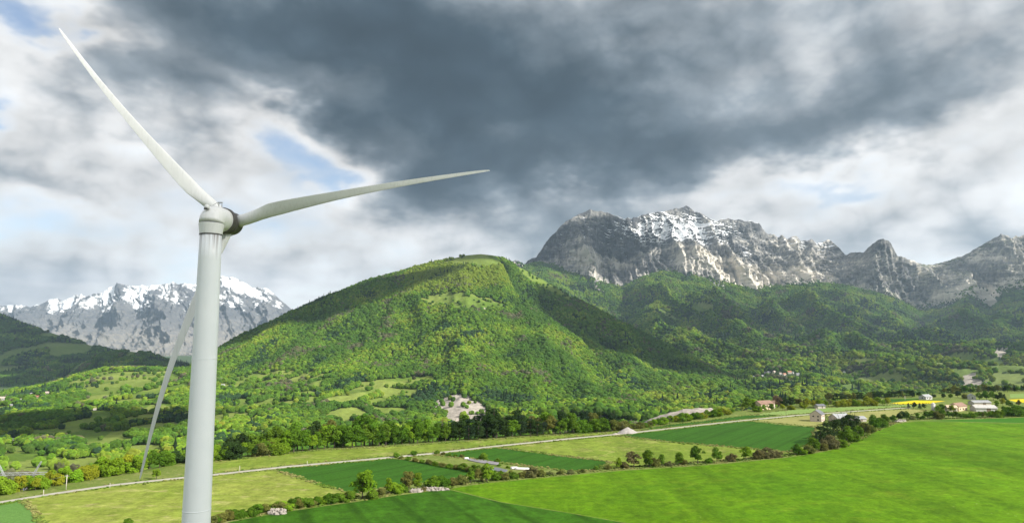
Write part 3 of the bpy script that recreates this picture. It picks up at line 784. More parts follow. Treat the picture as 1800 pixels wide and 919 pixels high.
def foothills():
    cols = np.arange(860, 2400, 3.0)
    bp = np.interp(cols, *np.array(BASEP).T); bY = baseY(cols)
    top = at(cols, bp - 2, bY + 12)
    k1 = at(cols, bp + 38 + 6 * np.sin(cols / 40), bY - 560)
    k2 = at(cols, np.interp(cols, [860, 1200, 1500, 1700, 1900, 2400], [600, 590, 588, 600, 600, 600]), np.interp(cols, [860, 2400], [4300, 4100]))
    k3 = at(cols, np.interp(cols, [860, 1200, 1500, 1650, 1800, 1900, 2400], [650, 640, 640, 632, 626, 640, 645]), np.interp(cols, [860, 1650, 2400], [3000, 3000, 2800]))
    k4 = at(cols, np.interp(cols, [860, 1300, 1500, 1800, 2400], [712, 706, 698, 690, 690]), np.interp(cols, [860, 2400], [1900, 1700]))
    k5 = at(cols, np.interp(cols, [860, 1300, 1500, 1800, 2400], [745, 740, 728, 712, 700]), np.interp(cols, [860, 1300, 1800, 2400], [1100, 1000, 1000, 1000]))
    bk = top.copy(); bk[:, 1] += 300; bk[:, 2] -= 150
    R = [k5, k4, k3, k2, k1, top, bk]; rows = [16, 50, 50, 50, 30, 4]
    G = []
    for i in range(6):
        for j in range(rows[i]): G.append(R[i] + (R[i + 1] - R[i]) * (j / rows[i]))
    G.append(R[-1]); G = np.array(G)
    for s in range(10):
        H = G.copy(); H[1:-5] = (G[:-6] + 2 * G[1:-5] + G[2:-4]) / 4; G = H
    x, y = G[..., 0].copy(), G[..., 1].copy()
    prof = np.interp(np.arange(G.shape[0]), [0, 30, 66, 116, 160, 192, 200], [0.1, 0.3, 0.55, 1, 1, 0.12, 0.0])[:, None]
    sp = ridged(x / 560 + 0.3 + 0.25 * fbm(y / 500, x / 500, o=2), y / 2300 + 3, o=3) - 0.42
    G[..., 2] += prof * (250 * sp + 30 * fbm(x / 180, y / 220, o=3)) + 5 * fbm(x / 60, y / 60, o=2) * np.minimum(prof * 2, 1)
    o, scar, cid = foot_open(G[..., 0], G[..., 1], G[..., 2])
    sheet('foothills', G, M_foot, {'wood': np.where(o, 0.0, 1.0), 'earth': np.where(scar, 1.0, 0), 'fieldtint': cid})
    return G
FOOT = foothills()

# --- low country out to the horizon
M_ground = land_mat('valley_floor', (.05, .09, .03), (.09, .12, .05), (.03, .05, .02), (.3, .28, .25))
R_G = 17300.0
rr = np.concatenate([[0.0], np.geomspace(300, R_G, 40)])
aa = np.linspace(0, 2 * math.pi, 97)
GG = np.stack([np.outer(rr, np.cos(aa)), np.outer(rr, np.sin(aa)), np.full((len(rr), len(aa)), -190.0)], -1)
sheet('ground', GG[:, ::-1], M_ground, {'wood': np.full(GG.shape[:2], .4), 'earth': np.zeros(GG.shape[:2]), 'fieldtint': np.full(GG.shape[:2], .5)})

# --- rough grass where the fields meet: points along every boundary
VERGE = []
for nm_, pl_, mt_, lb_ in FIELDS:
    if nm_ in ('lush_field', 'crest_shade_strip') or mt_ is M_crop2: continue
    q2 = ROADP if pl_ is None else P2(pl_)
    n_ = len(q2)
    for i_ in range(n_):
        a_ = np.array(q2[i_]); b_ = np.array(q2[(i_ + 1) % n_]); L_ = float(np.linalg.norm(b_ - a_))
        mid = (a_ + b_) / 2
        if mid[1] < 150 or mid[1] > 620: continue
        k_ = int(L_ * (1.4 if mid[1] < 420 else .8))
        t_ = RNG.uniform(0, 1, (k_, 1)); VERGE.append(a_ + (b_ - a_) * t_ + RNG.normal(0, .75, (k_, 2)))
for a_, b_ in zip(HEDGE_PX[2:-3], HEDGE_PX[3:-2]):
    A_ = np.array(on_land(*a_)[:2]); B_ = np.array(on_land(*b_)[:2]); k_ = int(np.linalg.norm(B_ - A_) * 3)
    t_ = RNG.uniform(0, 1, (k_, 1)); VERGE.append(A_ + (B_ - A_) * t_ + RNG.normal(0, 1.3, (k_, 2)))
VERGE = np.concatenate(VERGE)

# ------------------------------------------------------------------ unseen clouds added overhead, each shaped and placed to cast a shadow
def ico(sub):
    import bmesh
    bm = bmesh.new(); bmesh.ops.create_icosphere(bm, subdivisions=sub, radius=1.0)
    bm.verts.ensure_lookup_table()
    V = np.array([v.co[:] for v in bm.verts]); F = np.array([[v.index for v in f.verts] for f in bm.faces]); bm.free()
    return V, F
M_shade_cloud, q_, b_ = mat_new('shade_cloud_vapour')
q_.t.nodes.clear()
_d = q_.n('ShaderNodeBsdfDiffuse', i={0: (.9, .9, .9, 1)}); _t = q_.n('ShaderNodeBsdfTranslucent', i={0: (.8, .8, .8, 1)})
_m = q_.n('ShaderNodeMixShader', i={0: 0.35, 1: _d.outputs[0], 2: _t.outputs[0]})
q_.n('ShaderNodeOutputMaterial', i={0: _m.outputs[0]})
M_veil = bpy.data.materials.new('thin_shade_cloud'); M_veil.use_nodes = True; M_veil.node_tree.nodes.clear(); q_ = NT(M_veil.node_tree)
_d = q_.n('ShaderNodeBsdfTranslucent', i={0: (.9, .9, .9, 1)}); _t = q_.n('ShaderNodeBsdfTransparent')
_m = q_.n('ShaderNodeMixShader', i={0: 0.42, 1: _d.outputs[0], 2: _t.outputs[0]})
q_.n('ShaderNodeOutputMaterial', i={0: _m.outputs[0]})
ICO5 = ico(5)
def shade_cloud(tx, ty, tz, ra, rb, ang=0.0, alt=3100.0, seed=0.0, lump=0.42):
    """a heap of cloud added out of view to shade the place (tx, ty, tz)"""
    s = (alt - tz) / TO_SUN.z
    c = np.array([tx + TO_SUN.x * s, ty + TO_SUN.y * s, alt])
    V, F = ICO5
    n = fbm(V[:, 0] * 1.6 + seed, V[:, 1] * 1.6 - seed, V[:, 2] * 1.6, o=5, gain=0.55)
    V = V * (1 + lump * n)[:, None]
    h = 0.16 * min(ra, rb)
    V = V * np.array([ra, rb, h])
    V[:, 2] = np.where(V[:, 2] < 0, V[:, 2] * 0.5, V[:, 2])
    ca, sa = math.cos(ang), math.sin(ang)
    V = np.column_stack([V[:, 0] * ca - V[:, 1] * sa, V[:, 0] * sa + V[:, 1] * ca, V[:, 2]])
    o = obj('shade_cloud', mesh_np('shade_cloud', V, F, M_veil if alt < 2500 else M_shade_cloud), loc=c)
    tag(o, kind='structure')
SHADE_CLOUDS = [
    (40, -110, 62, 270, 205, 0.0, 2000, 1.0, 0.10),  # added to shade the turbine and near ground; thinned to pass some sun
    (470, 2850, 80, 740, 310, -0.78, 3300, 2.0, 0.4),
    (640, 6250, 850, 560, 620, 0.2, 3800, 3.0, 0.4),
    (1250, 4500, 150, 450, 400, 0.4, 3800, 4.0, 0.55),
    (3950, 5350, 350, 450, 500, 0.0, 3800, 5.0, 0.5),
    (-100, 3010, 440, 190, 100, -0.2, 3200, 6.0, 0.35),
    (-900, 2690, 190, 520, 210, 0.53, 3200, 7.0, 0.3),
    (-440, 2820, 340, 230, 90, 0.15, 3200, 12.0, 0.4),
    (-3300, 4900, 150, 2300, 1150, 0.1, 3600, 8.0, 0.3),
    (-1850, 3800, 100, 800, 420, 0.0, 3400, 11.0, 0.3),
    (-900, 1230, -90, 330, 190, 0.1, 3200, 9.0, 0.5),
]
for c_ in SHADE_CLOUDS: shade_cloud(*c_)

# ------------------------------------------------------------------ air
HZ = 17800.0
hv = np.array([(x, y, z) for z in (-195.0, 1720.0) for y in (-HZ, HZ) for x in (-HZ, HZ)])
hf = np.array([(0, 2, 3, 1), (4, 5, 7, 6), (0, 1, 5, 4), (2, 6, 7, 3), (0, 4, 6, 2), (1, 3, 7, 5)])
M_air = bpy.data.materials.new('air'); M_air.use_nodes = True; M_air.node_tree.nodes.clear()
qa = NT(M_air.node_tree)
pv = qa.n('ShaderNodeVolumePrincipled', i={'Color': (0.58, 0.76, 1.0, 1), 'Density': 2.7e-5, 'Anisotropy': 0.15})
qo = qa.n('ShaderNodeOutputMaterial'); qa.link(pv.outputs[0], qo.inputs['Volume'])
tag(obj('haze', mesh_np('haze', hv, hf, M_air, False)), kind='stuff')

# ------------------------------------------------------------------ forests: small crowns scattered over the far slopes
def leaf_mat(name, attr_type, attr_name=None, trans=0.25):
    m = bpy.data.materials.new(name); m.use_nodes = True; m.node_tree.nodes.clear(); q = NT(m.node_tree)
    if attr_name: tint = q.n('ShaderNodeAttribute', attribute_type=attr_type, attribute_name=attr_name).outputs['Color']
    else: tint = q.n('ShaderNodeObjectInfo').outputs['Color']
    shade = q.n('ShaderNodeAttribute', attribute_type='GEOMETRY', attribute_name='leaf').outputs['Fac']
    c = q.mix(1.0, tint, q.ramp(shade, [(0.0, 0.62), (1.0, 1.38)]), 'MULTIPLY')
    d = q.n('ShaderNodeBsdfDiffuse', i={0: c, 1: 0.8}); t = q.n('ShaderNodeBsdfTranslucent', i={0: c})
    mx = q.n('ShaderNodeMixShader', i={0: trans, 1: d.outputs[0], 2: t.outputs[0]})
    q.n('ShaderNodeOutputMaterial', i={0: mx.outputs[0]})
    return m
M_fleaf = leaf_mat('forest_leaves', 'INSTANCER', 'tint', 0.15)
ICO2 = ico(3)
def far_crown(seed, conifer=False, rag=0.34):
    V, F = ICO2
    rs = np.random.default_rng(seed)
    if conifer:
        n, k = 9, 7
        Vs = []; Fs = []
        for lv in range(5):
            z0 = 0.12 + lv * 0.19; r0 = 0.36 * (1 - lv / 5.6); b = len(Vs)
            for j in range(n):
                a = 2 * math.pi * j / n + lv; rr_ = r0 * rs.uniform(.7, 1.2)
                Vs.append((rr_ * math.cos(a), rr_ * math.sin(a), z0 + rs.uniform(-.05, .03)))
            Vs.append((0, 0, z0 + 0.36))
            for j in range(n): Fs.append((b + j, b + (j + 1) % n, b + n))
        Vs = np.array(Vs); Fs = np.array(Fs)
        return mesh_np('fir_crown', Vs * np.array([1, 1, 1.1]), Fs, M_fleaf, False, {'leaf': rs.uniform(0, 1, len(Vs))})
    n = fbm(V[:, 0] * 1.9 + seed * 3.1, V[:, 1] * 1.9 + seed, V[:, 2] * 1.9, o=3, gain=0.6)
    W_ = V * (1 + rag * 2.0 * n)[:, None]
    W_ = W_ * np.array([0.5, 0.5, 0.46]); W_[:, 2] += 0.44
    lf = np.clip(0.5 + 0.9 * n + rs.normal(0, .22, len(V)), 0, 1)
    return mesh_np('round_crown', W_, F, M_fleaf, True, {'leaf': lf})
PROTO = bpy.data.collections.new('forest_crowns')
for k in range(4):
    PROTO.objects.link(bpy.data.objects.new('a%d_crown' % k, far_crown(k)))
for k in range(2):
    PROTO.objects.link(bpy.data.objects.new('b%d_fir' % k, far_crown(k + 10, True)))
def scatter_tree(name):
    t = bpy.data.node_groups.new(name, 'GeometryNodeTree')
    t.interface.new_socket('Geometry', in_out='INPUT', socket_type='NodeSocketGeometry')
    t.interface.new_socket('Geometry', in_out='OUTPUT', socket_type='NodeSocketGeometry')
    q = NT(t)
    gi = q.n('NodeGroupInput'); go = q.n('NodeGroupOutput')
    ci = q.n('GeometryNodeCollectionInfo', i={'Separate Children': True, 'Reset Children': True}); ci.inputs[0].default_value = PROTO
    def att(nm, typ): return q.n('GeometryNodeInputNamedAttribute', data_type=typ, i={'Name': nm}).outputs[0]
    ip = q.n('GeometryNodeInstanceOnPoints', i={'Points': gi.outputs[0], 'Instance': ci.outputs[0], 'Pick Instance': True})
    q.link(att('pick', 'INT'), ip.inputs['Instance Index'])
    q.link(att('turn', 'FLOAT_VECTOR'), ip.inputs['Rotation'])
    q.link(att('size', 'FLOAT_VECTOR'), ip.inputs['Scale'])
    q.link(ip.outputs[0], go.inputs[0])
    return t
GN = scatter_tree('scatter_crowns')
def forest(name, P, tint, size, pick, label):
    me = bpy.data.meshes.new(name)
    n = len(P)
    me.vertices.add(n); me.vertices.foreach_set('co', P.astype(np.float32).ravel())
    a = me.attributes.new('tint', 'FLOAT_COLOR', 'POINT'); c = np.ones((n, 4), np.float32); c[:, :3] = tint; a.data.foreach_set('color', c.ravel())
    a = me.attributes.new('size', 'FLOAT_VECTOR', 'POINT'); a.data.foreach_set('vector', size.astype(np.float32).ravel())
    t = np.zeros((n, 3), np.float32); t[:, 2] = RNG.uniform(0, 6.28, n)
    a = me.attributes.new('turn', 'FLOAT_VECTOR', 'POINT'); a.data.foreach_set('vector', t.ravel())
    a = me.attributes.new('pick', 'INT', 'POINT'); a.data.foreach_set('value', pick.astype(np.int32))
    o = obj(name, me); md = o.modifiers.new('scatter', 'NODES'); md.node_group = GN
    tag(o, label, 'grass' if 'grass' in name else 'forest', kind='stuff')
    print('FOREST', name, n)
    return o
def seen_mask(G, slack=0.004):
    d = np.hypot(G[..., 0], G[..., 1]); e = (G[..., 2] - CAM_Z) / d
    m = np.maximum.accumulate(e, axis=0)
    return e > m - slack
def sample_sheet(G, n, mask=None):
    a = G[:-1, :-1]; u = G[:-1, 1:] - a; v = G[1:, :-1] - a
    ar = np.linalg.norm(np.cross(u, v), axis=2)
    vis = seen_mask(G)[:-1, :-1]
    px, py = project(a); vis &= (px > -70) & (px < 1870) & (py < 930)
    w = ar * vis
    if mask is not None: w = w * mask[:-1, :-1]
    tot = w.sum()
    k = RNG.choice(w.size, n, p=(w / tot).ravel())
    r, c = np.unravel_index(k, w.shape)
    s, t = RNG.uniform(size=n)[:, None], RNG.uniform(size=n)[:, None]
    return a[r, c] + u[r, c] * s + v[r, c] * t, tot
C_BEECH = np.array((.110, .195, .018)); C_MID = np.array((.052, .110, .016)); C_DARK = np.array((.020, .042, .017)); C_GREY = np.array((.100, .104, .055)); C_LIME = np.array((.165, .225, .025))
def species(P, warm=0.0, con=0.0, grey=0.0):
    x, y, z = P.T
    a = 1.5 * fbm(x / 170, y / 260, z / 120, o=3) + 0.22 * RNG.normal(size=len(P))
    b = 1.4 * fbm(x / 130 + 40, y / 230, z / 140, o=3) + 0.15 * RNG.normal(size=len(P))
    t = sstep(-0.45, 0.45, a + warm)[:, None]
    col = C_MID * (1 - t) + C_BEECH * t
    lm = sstep(0.35, 0.6, a + warm)[:, None]; col = col * (1 - lm) + C_LIME * lm
    isg = b > 0.52 - grey; col[isg] = C_GREY * RNG.uniform(.75, 1.2, (isg.sum(), 1))
    isd = b < -0.46 + con; col[isd] = C_DARK
    col *= RNG.uniform(.76, 1.22, (len(P), 1)) * (1 + RNG.normal(0, .05, (len(P), 3)))
    pick = RNG.integers(0, 4, len(P)); fir = isd & (RNG.uniform(size=len(P)) < np.where(y < 2600, .10, .42)); pick[fir] = 4 + RNG.integers(0, 2, fir.sum())
    col[isd & ~fir] *= 1.5
    return np.clip(col, .01, .5), pick
def crowns(P, pick, d0, d1):
    s = d0 + (d1 - d0) * np.clip(RNG.beta(1.6, 2.6, len(P)) * 1.25 + .25 * fbm(P[:, 0] / 90, P[:, 1] / 120, o=2), 0, 1.2); h = s * RNG.uniform(.85, 1.15, len(P))
    f = pick >= 4; h[f] *= 1.35; s[f] *= 1.0
    return np.column_stack([s, s, h])

# far houses, so that the woods leave room for them: photograph position, length, turn, wall, roof, label
_W = (.52, .51, .49); _C = (.46, .41, .34); _T = (.36, .17, .11); _G = (.30, .31, .32); _P = (.5, .42, .36)
FAR_EAST = [(1326, 663, 12, .2, _W, _G, 'lone pale house just left below the foothill village'), (1341, 660, 13, .5, _W, _G, 'lowest white house at the left end of the foothill village'),
    (1346, 656, 15, -.1, _C, _G, 'grey-roofed house at the upper left end of the foothill village'), (1353, 656, 16, .1, _W, _G, 'second house from the left on the foothill village street'),
    (1362, 655, 17, .7, _C, _P, 'tall cream house, highest of the foothill village'), (1371, 657, 15, .0, _W, _P, 'white house left of the middle of the foothill village'),
    (1379, 660, 18, .4, _P, _T, 'pinkish house lowest in the middle of the foothill village'), (1387, 656, 21, .1, _C, _T, 'largest red-roofed house of the foothill village'),
    (1394, 657, 13, .9, _W, _G, 'bright white gable right of the largest red roof in the village'), (1403, 658.5, 17, .0, _W, _G, 'long white house at the right end of the foothill village'),
    (1484, 655, 15, .5, (.8, .8, .78), _G, 'single bright white house in the woods right of the foothill village')]
FAR_WEST = [(66, 700, 17, .15, _C, _T, 'cream house with red roof in the valley village on the left'), (4, 703, 24, .05, _W, _P, 'long white house cut by the left edge'),
    (37, 703, 9, .4, _W, _G, 'small white house left of the red-roofed one'), (20, 713, 9, .1, _W, _G, 'white house lowest in the valley village on the left'),
    (55, 693, 12, -.1, _P, _G, 'grey-roofed house just above the red-roofed one'), (84, 691, 14, .2, _C, _P, 'pale house right above the red-roofed one'),
    (167, 721, 9, .3, _W, _P, 'small pale house beside the brown field on the left'), (393, 679, 14, .0, _W, _G, 'white house at the hill foot right of the tower'),
    (95, 771, 8, .2, _W, _G, 'tiny white shed in the valley meadow on the left'), (24, 774, 8, .5, _W, _G, 'tiny white shed in the valley near the left edge')]
def room(P, lst, r=9.0):
    px, py = project(P); k = np.ones(len(P), bool)
    for h in lst: k &= ~((np.abs(px - h[0]) < r * .75) & (py > h[1] - 3) & (py < h[1] + 6))
    return k
def grow():
    # main hill
    P, tot = sample_sheet(HILL[:HILL_LAST + 3], 105000)
    op, scar, cid = hill_wood(P[:, 0], P[:, 1], P[:, 2])
    px, py = project(P)
    bare = in_poly(px, py, SUMMIT)
    keep = (~op & (~scar | (RNG.uniform(size=len(P)) < .04))) | (op & (RNG.uniform(size=len(P)) < 0.018) & ~bare)
    keep &= room(P, FAR_WEST)
    P = P[keep]; px = px[keep]; py = py[keep]
    col, pick = species(P)
    zone = sstep(500, 560, px) * sstep(520, 500, py + 0.06 * (px - 800)) * sstep(690, 740, px)
    k = (RNG.uniform(size=len(P)) < 0.85 * zone) & (pick < 4)
    col[k] = (C_LIME * .9) * RNG.uniform(.8, 1.2, (k.sum(), 1))
    forest('hill_forest', P, col, crowns(P, pick, 5.8, 13.0), pick, 'mixed spring forest covering the round green hill and its foot')
    # rough verges
    D = poly_dist(VERGE[:, 0], VERGE[:, 1], [tuple(p_) for p_ in road_c]); V_ = VERGE[D > 2.6]
    P = np.column_stack([V_, zt(V_[:, 0], V_[:, 1]) - .06])
    t = sstep(-.4, .4, fbm(V_[:, 0] / 14, V_[:, 1] / 14, o=2))[:, None]
    col = (np.array((.085, .150, .020)) * (1 - t) + np.array((.21, .20, .075)) * t) * RNG.uniform(.7, 1.3, (len(P), 1))
    w_ = RNG.uniform(.4, 1.3, len(P)); h_ = RNG.uniform(.2, .62, len(P))
    forest('verge_grass', P, col, np.column_stack([w_, w_, h_]), RNG.integers(0, 4, len(P)), 'rough tufts of grass along the field edges')
    # spur
    P, tot = sample_sheet(SPUR[:SPUR_LAST + 3], 22000)
    px, py = project(P)
    op = in_poly(px, py, [(905, 462), (960, 488), (1015, 522), (1000, 530), (950, 506), (915, 484)])
    P = P[~op | (RNG.uniform(size=len(P)) < .05)]
    col, pick = species(P, -0.05, 0.06)
    forest('spur_forest', P, col, crowns(P, pick, 9, 14), pick, 'shaded forest on the spur behind the round green hill')
    # foothills
    P, tot = sample_sheet(FOOT[:-3], 92000)
    op, scar, cid = foot_open(P[:, 0], P[:, 1], P[:, 2])
    P = P[((~op & ~scar) | (op & (RNG.uniform(size=len(P)) < 0.03))) & room(P, FAR_EAST, 7.0)]
    col, pick = species(P, 0.14, 0.06, 0.0)
    px, py = project(P); k = (RNG.uniform(size=len(P)) < 0.6 * sstep(1540, 1660, px) * sstep(612, 640, py)); col[k] = C_LIME * .85 * RNG.uniform(.75, 1.15, (k.sum(), 1)); pick[k] = RNG.integers(0, 4, k.sum())
    forest('foothill_forest', P, col, crowns(P, pick, 9, 18), pick, 'forest on the foothills below the grey cliffs')
    # ledges of the massif
    P, tot = sample_sheet(MASSIF[:75], 12000, np.clip((MASSIF_VEG[:75] - 0.35) * 3, 0, 1))
    col, pick = species(P, -0.2, 0.25)
    forest('ledge_forest', P, col, crowns(P, pick, 9, 15), pick, 'dark trees on the ledges among the grey cliffs')
    # left hills
    for (G, last, wd), n in zip(LEFT, (16000, 5000)):
        P, tot = sample_sheet(G[:last + 2], n, (wd[:last + 2] > 0.5).astype(float))
        col, pick = species(P, -0.3, 0.12)
        forest('far_hill_forest', P, col, crowns(P, pick, 14, 24), pick, 'dark forest on the big hill left of the snowy range' if n > 9000 else 'dark forest on the low hump below the snowy range')
grow()

# ------------------------------------------------------------------ small mesh kit
class MB:
    def __init__(s): s.v = []; s.f = []
    def add(s, V, F):
        b = len(s.v); s.v += [tuple(float(c) for c in p) for p in V]; s.f += [tuple(i + b for i in f) for f in F]; return s
    def box(s, c, d, rot=None):
        V = np.array([(x, y, z) for z in (-.5, .5) for y in (-.5, .5) for x in (-.5, .5)]) * np.array(d)
        if rot is not None: V = V @ np.array(rot).T
        return s.add(V + np.array(c), [(0, 2, 3, 1), (4, 5, 7, 6), (0, 1, 5, 4), (2, 6, 7, 3), (0, 4, 6, 2), (1, 3, 7, 5)])
    def bar(s, a, b, r0, r1=None, n=6):
        a = np.array(a, float); b = np.array(b, float); r1 = r0 if r1 is None else r1
        t = b - a; t /= np.linalg.norm(t); u = np.cross(t, (0, 0, 1) if abs(t[2]) < .9 else (1, 0, 0)); u /= np.linalg.norm(u); w = np.cross(t, u)
        V = []
        for p, r in ((a, r0), (b, r1)):
            for k in range(n): an = 2 * math.pi * k / n; V.append(p + r * (math.cos(an) * u + math.sin(an) * w))
        F = [(k, (k + 1) % n, n + (k + 1) % n, n + k) for k in range(n)] + [tuple(range(n - 1, -1, -1)), tuple(range(n, 2 * n))]
        return s.add(V, F)
    def rings(s, R, cap=True):
        n = len(R[0]); V = [p for r in R for p in r]
        F = [(i * n + k, i * n + (k + 1) % n, (i + 1) * n + (k + 1) % n, (i + 1) * n + k) for i in range(len(R) - 1) for k in range(n)]
        if cap: F += [tuple(range(n - 1, -1, -1)), tuple(range((len(R) - 1) * n, len(R) * n))]
        return s.add(V, F)
    def mesh(s, name, mat, smooth=False):
        me = bpy.data.meshes.new(name); me.from_pydata(s.v, [], s.f); me.update()
        me.materials.append(mat)
        if smooth: me.polygons.foreach_set('use_smooth', [True] * len(me.polygons))
        return me
    def build(s, name, mat, parent=None, loc=None, rotz=0.0, smooth=False):
        return obj(name, s.mesh(name, mat, smooth), parent, loc, rotz)

# ------------------------------------------------------------------ wind turbine
def turbine():
    hub = np.array([-27.64, 66.06, CAM_Z + 11.40]); tx, ty = -27.9, 62.55
    g0 = float(zt(tx, ty)); top = CAM_Z + 9.76
    root = empty('wind_turbine', (tx, ty, g0))
    tag(root, 'tall white three-bladed wind turbine standing in front of the valley', 'wind turbine')
    # white paint, rain streaks below the nacelle
    m, q, bs = mat_new('turbine_paint')
    tco = q.n('ShaderNodeTexCoord').outputs['Object']
    n1 = q.noise(tco, 0.7, 5, 0.6)
    st = q.n('ShaderNodeMapping', i={0: tco, 'Scale': (5.0, 5.0, 0.12)}).outputs[0]
    n2 = q.noise(st, 1.0, 5, 0.65)
    c = q.ramp(n1, [(0.3, (.78, .79, .79)), (0.7, (.84, .845, .84))])
    c = q.mix(q.ramp(n2, [(0.50, 0.0), (0.78, 0.30)]), c, (.42, .41, .38))
    q.link(c, bs.inputs['Base Color']); bs.inputs['Roughness'].default_value = 0.42; bs.inputs['Specular IOR Level'].default_value = 0.45
    M_white = m
    m, q, bs = mat_new('tower_paint')
    tco = q.n('ShaderNodeTexCoord').outputs['Object']
    zz = q.n('ShaderNodeSeparateXYZ', i={0: tco}).outputs[2]
    st = q.n('ShaderNodeMapping', i={0: tco, 'Scale': (3.2, 3.2, 0.05)}).outputs[0]
    n2 = q.noise(st, 1.3, 5, 0.7); n1 = q.noise(tco, 0.5, 5, 0.6); n3 = q.noise(q.n('ShaderNodeMapping', i={0: tco, 'Scale': (3., 3., .5)}).outputs[0], 2.0, 5, 0.7)
    grime = q.m('MULTIPLY', q.ramp(n2, [(0.45, 0.0), (0.60, 1.0)]), q.n('ShaderNodeMapRange', i={0: zz, 1: top - g0 - 2.6, 2: top - g0, 3: 0.0, 4: 1.0}).outputs[0])
    c = q.ramp(n1, [(0.3, (.79, .83, .86)), (0.7, (.84, .87, .895))])
    c = q.mix(q.m('MULTIPLY', grime, 0.85), c, (.20, .16, .14))
    c = q.mix(q.ramp(n3, [(0.62, 0.0), (0.8, 0.20)]), c, (.45, .43, .40))
    q.link(c, bs.inputs['Base Color']); bs.inputs['Roughness'].default_value = 0.4; bs.inputs['Specular IOR Level'].default_value = 0.45
    M_tower = m
    M_dark = plain('generator_casing', (.085, .082, .078), 0.5, 0.25, 2.0)
    M_grey = plain('galvanised', (.35, .36, .36), 0.45, 0.15, 3.0)
    n = 56
    def circ(c, r, ax=(0, 0, 1), up=(0, 1, 0)):
        ax = np.array(ax, float); u = np.array(up, float); w = np.cross(ax, u)
        return [np.array(c) + r * (math.cos(2 * math.pi * k / n) * w + math.sin(2 * math.pi * k / n) * u) for k in range(n)]
    H = top - g0
    mb = MB(); mb.rings([circ((0, 0, z), 0.955 + (H - z) * 0.0088) for z in np.linspace(-1.5, H, 30)])
    tower = mb.build('tower', M_tower, root, smooth=True)
    for z in (H - 11.4, H - 24.6, H - 44.0):
        r = 0.955 + (H - z) * 0.0088
        MB().rings([circ((0, 0, z - .035), r + .002), circ((0, 0, z - .03), r + .014), circ((0, 0, z + .03), r + .014), circ((0, 0, z + .035), r + .002)]).build('flange', M_tower, tower, smooth=True)
    MB().rings([circ((0, 0, H - .10), .965), circ((0, 0, H - .08), 1.0), circ((0, 0, H + .01), 1.0), circ((0, 0, H + .02), .9)]).build('yaw_gap', M_dark, tower)
    # nacelle: bent pipe from tower top to generator
    ax = hub - np.array([tx, ty, hub[2]]); yaw = math.atan2(ax[0], ax[1])
    fwd = np.array([math.sin(yaw), math.cos(yaw), 0]); side = np.array([math.cos(yaw), -math.sin(yaw), 0]); upv = np.array([0, 0, 1.0])
    hz = hub[2] - g0
    R = [circ((0, 0, H + .02), .93, upv, fwd), circ((0, 0, H + .02), .99, upv, fwd), circ((0, 0, H + .5), 1.04, upv, fwd), circ((0, 0, H + .93), 1.09, upv, fwd), circ((0, 0, H + .96), 1.085, upv, fwd)]
    zb = H + .97; RA = hz - zb
    for th in np.linspace(0.12, math.pi / 2, 9):
        c = fwd * RA * (1 - math.cos(th)) + upv * (zb + RA * math.sin(th))
        a = upv * math.cos(th) + fwd * math.sin(th)
        R.append(circ(c, 1.085 + .03 * math.sin(th), a, np.cross(side, a) * -1 if False else np.cross(a, side)))
    # keep ring orientation continuous: first rings use fwd as 'up'; the bent ones use the turned fwd
    R2 = R[:5]
    for th in np.linspace(0.12, math.pi / 2, 9):
        c = fwd * RA * (1 - math.cos(th)) + upv * (zb + RA * math.sin(th))
        a = upv * math.cos(th) + fwd * math.sin(th); u2 = fwd * math.cos(th) - upv * math.sin(th)
        R2.append(circ(c, 1.085 + .05 * math.sin(th), a, u2))
    for d_, r in ((.4, 1.15), (1.15, 1.16), (1.22, 1.12)):
        R2.append(circ(fwd * (RA + d_) + upv * hz, r, fwd, -upv))
    nac = MB().rings(R2[5:]).build('nacelle', M_white, root, smooth=True)
    MB().rings([R2[0], R2[1]] + [circ((0, 0, H + z_), r_, upv, fwd) for z_, r_ in ((.05, .995), (.5, 1.05), (.95, 1.105))] + [circ((0, 0, H + .99), 1.07, upv, fwd)]).build('skirt', M_white, nac, smooth=False)
    MB().rings([circ(fwd * (RA + 1.16) + upv * hz, 1.2, fwd, -upv), circ(fwd * (RA + 1.2) + upv * hz, 1.27, fwd, -upv), circ(fwd * (RA + 1.68) + upv * hz, 1.27, fwd, -upv), circ(fwd * (RA + 1.72) + upv * hz, 1.15, fwd, -upv)]).build('generator_ring', M_dark, root, smooth=False)
    rd = MB(); a0 = -fwd * .72 + upv * (hz + .62) + side * -.12
    rd.rings([[a0 + .24 * f_ * (math.cos(t) * side + math.sin(t) * fwd) + upv * z for t in np.linspace(0, 6.283, 13)[:-1]] for z, f_ in ((0, 1), (.22, 1), (.36, .75), (.42, .3))])
    vent = rd.build('vent_cowl', M_white, nac, smooth=True)
    MB().box(a0 + np.array([0, -.2, -.02]), (.3, .2, .16)).build('vent_mouth', M_dark, vent)
    pm = MB(); b0 = fwd * 1.0 + upv * (hz + 1.12) + side * .1
    pm.bar(b0, b0 + upv * .42, .035).bar(b0 + side * .3, b0 + side * .3 + upv * .3, .035).box(b0 + upv * .42 + side * .12, (.42, .12, .12))
    pm.build('wind_sensor', M_grey, nac)
    MB().bar(-fwd * .35 + upv * (hz + 1.0) + side * .2, -fwd * .2 + upv * (hz + 1.3) + side * .55, .022).bar(-fwd * .2 + upv * (hz + 1.3) + side * .55, fwd * .7 + upv * (hz + 1.18) + side * .25, .022).build('safety_rail', M_grey, nac)
    # rotor
    a = np.array([math.sin(-.011) * math.cos(.066), math.cos(-.011) * math.cos(.066), math.sin(.066)])
    s_ = np.cross(a, upv); s_ /= np.linalg.norm(s_); u_ = np.cross(s_, a)
    hc = hub - np.array([tx, ty, g0])
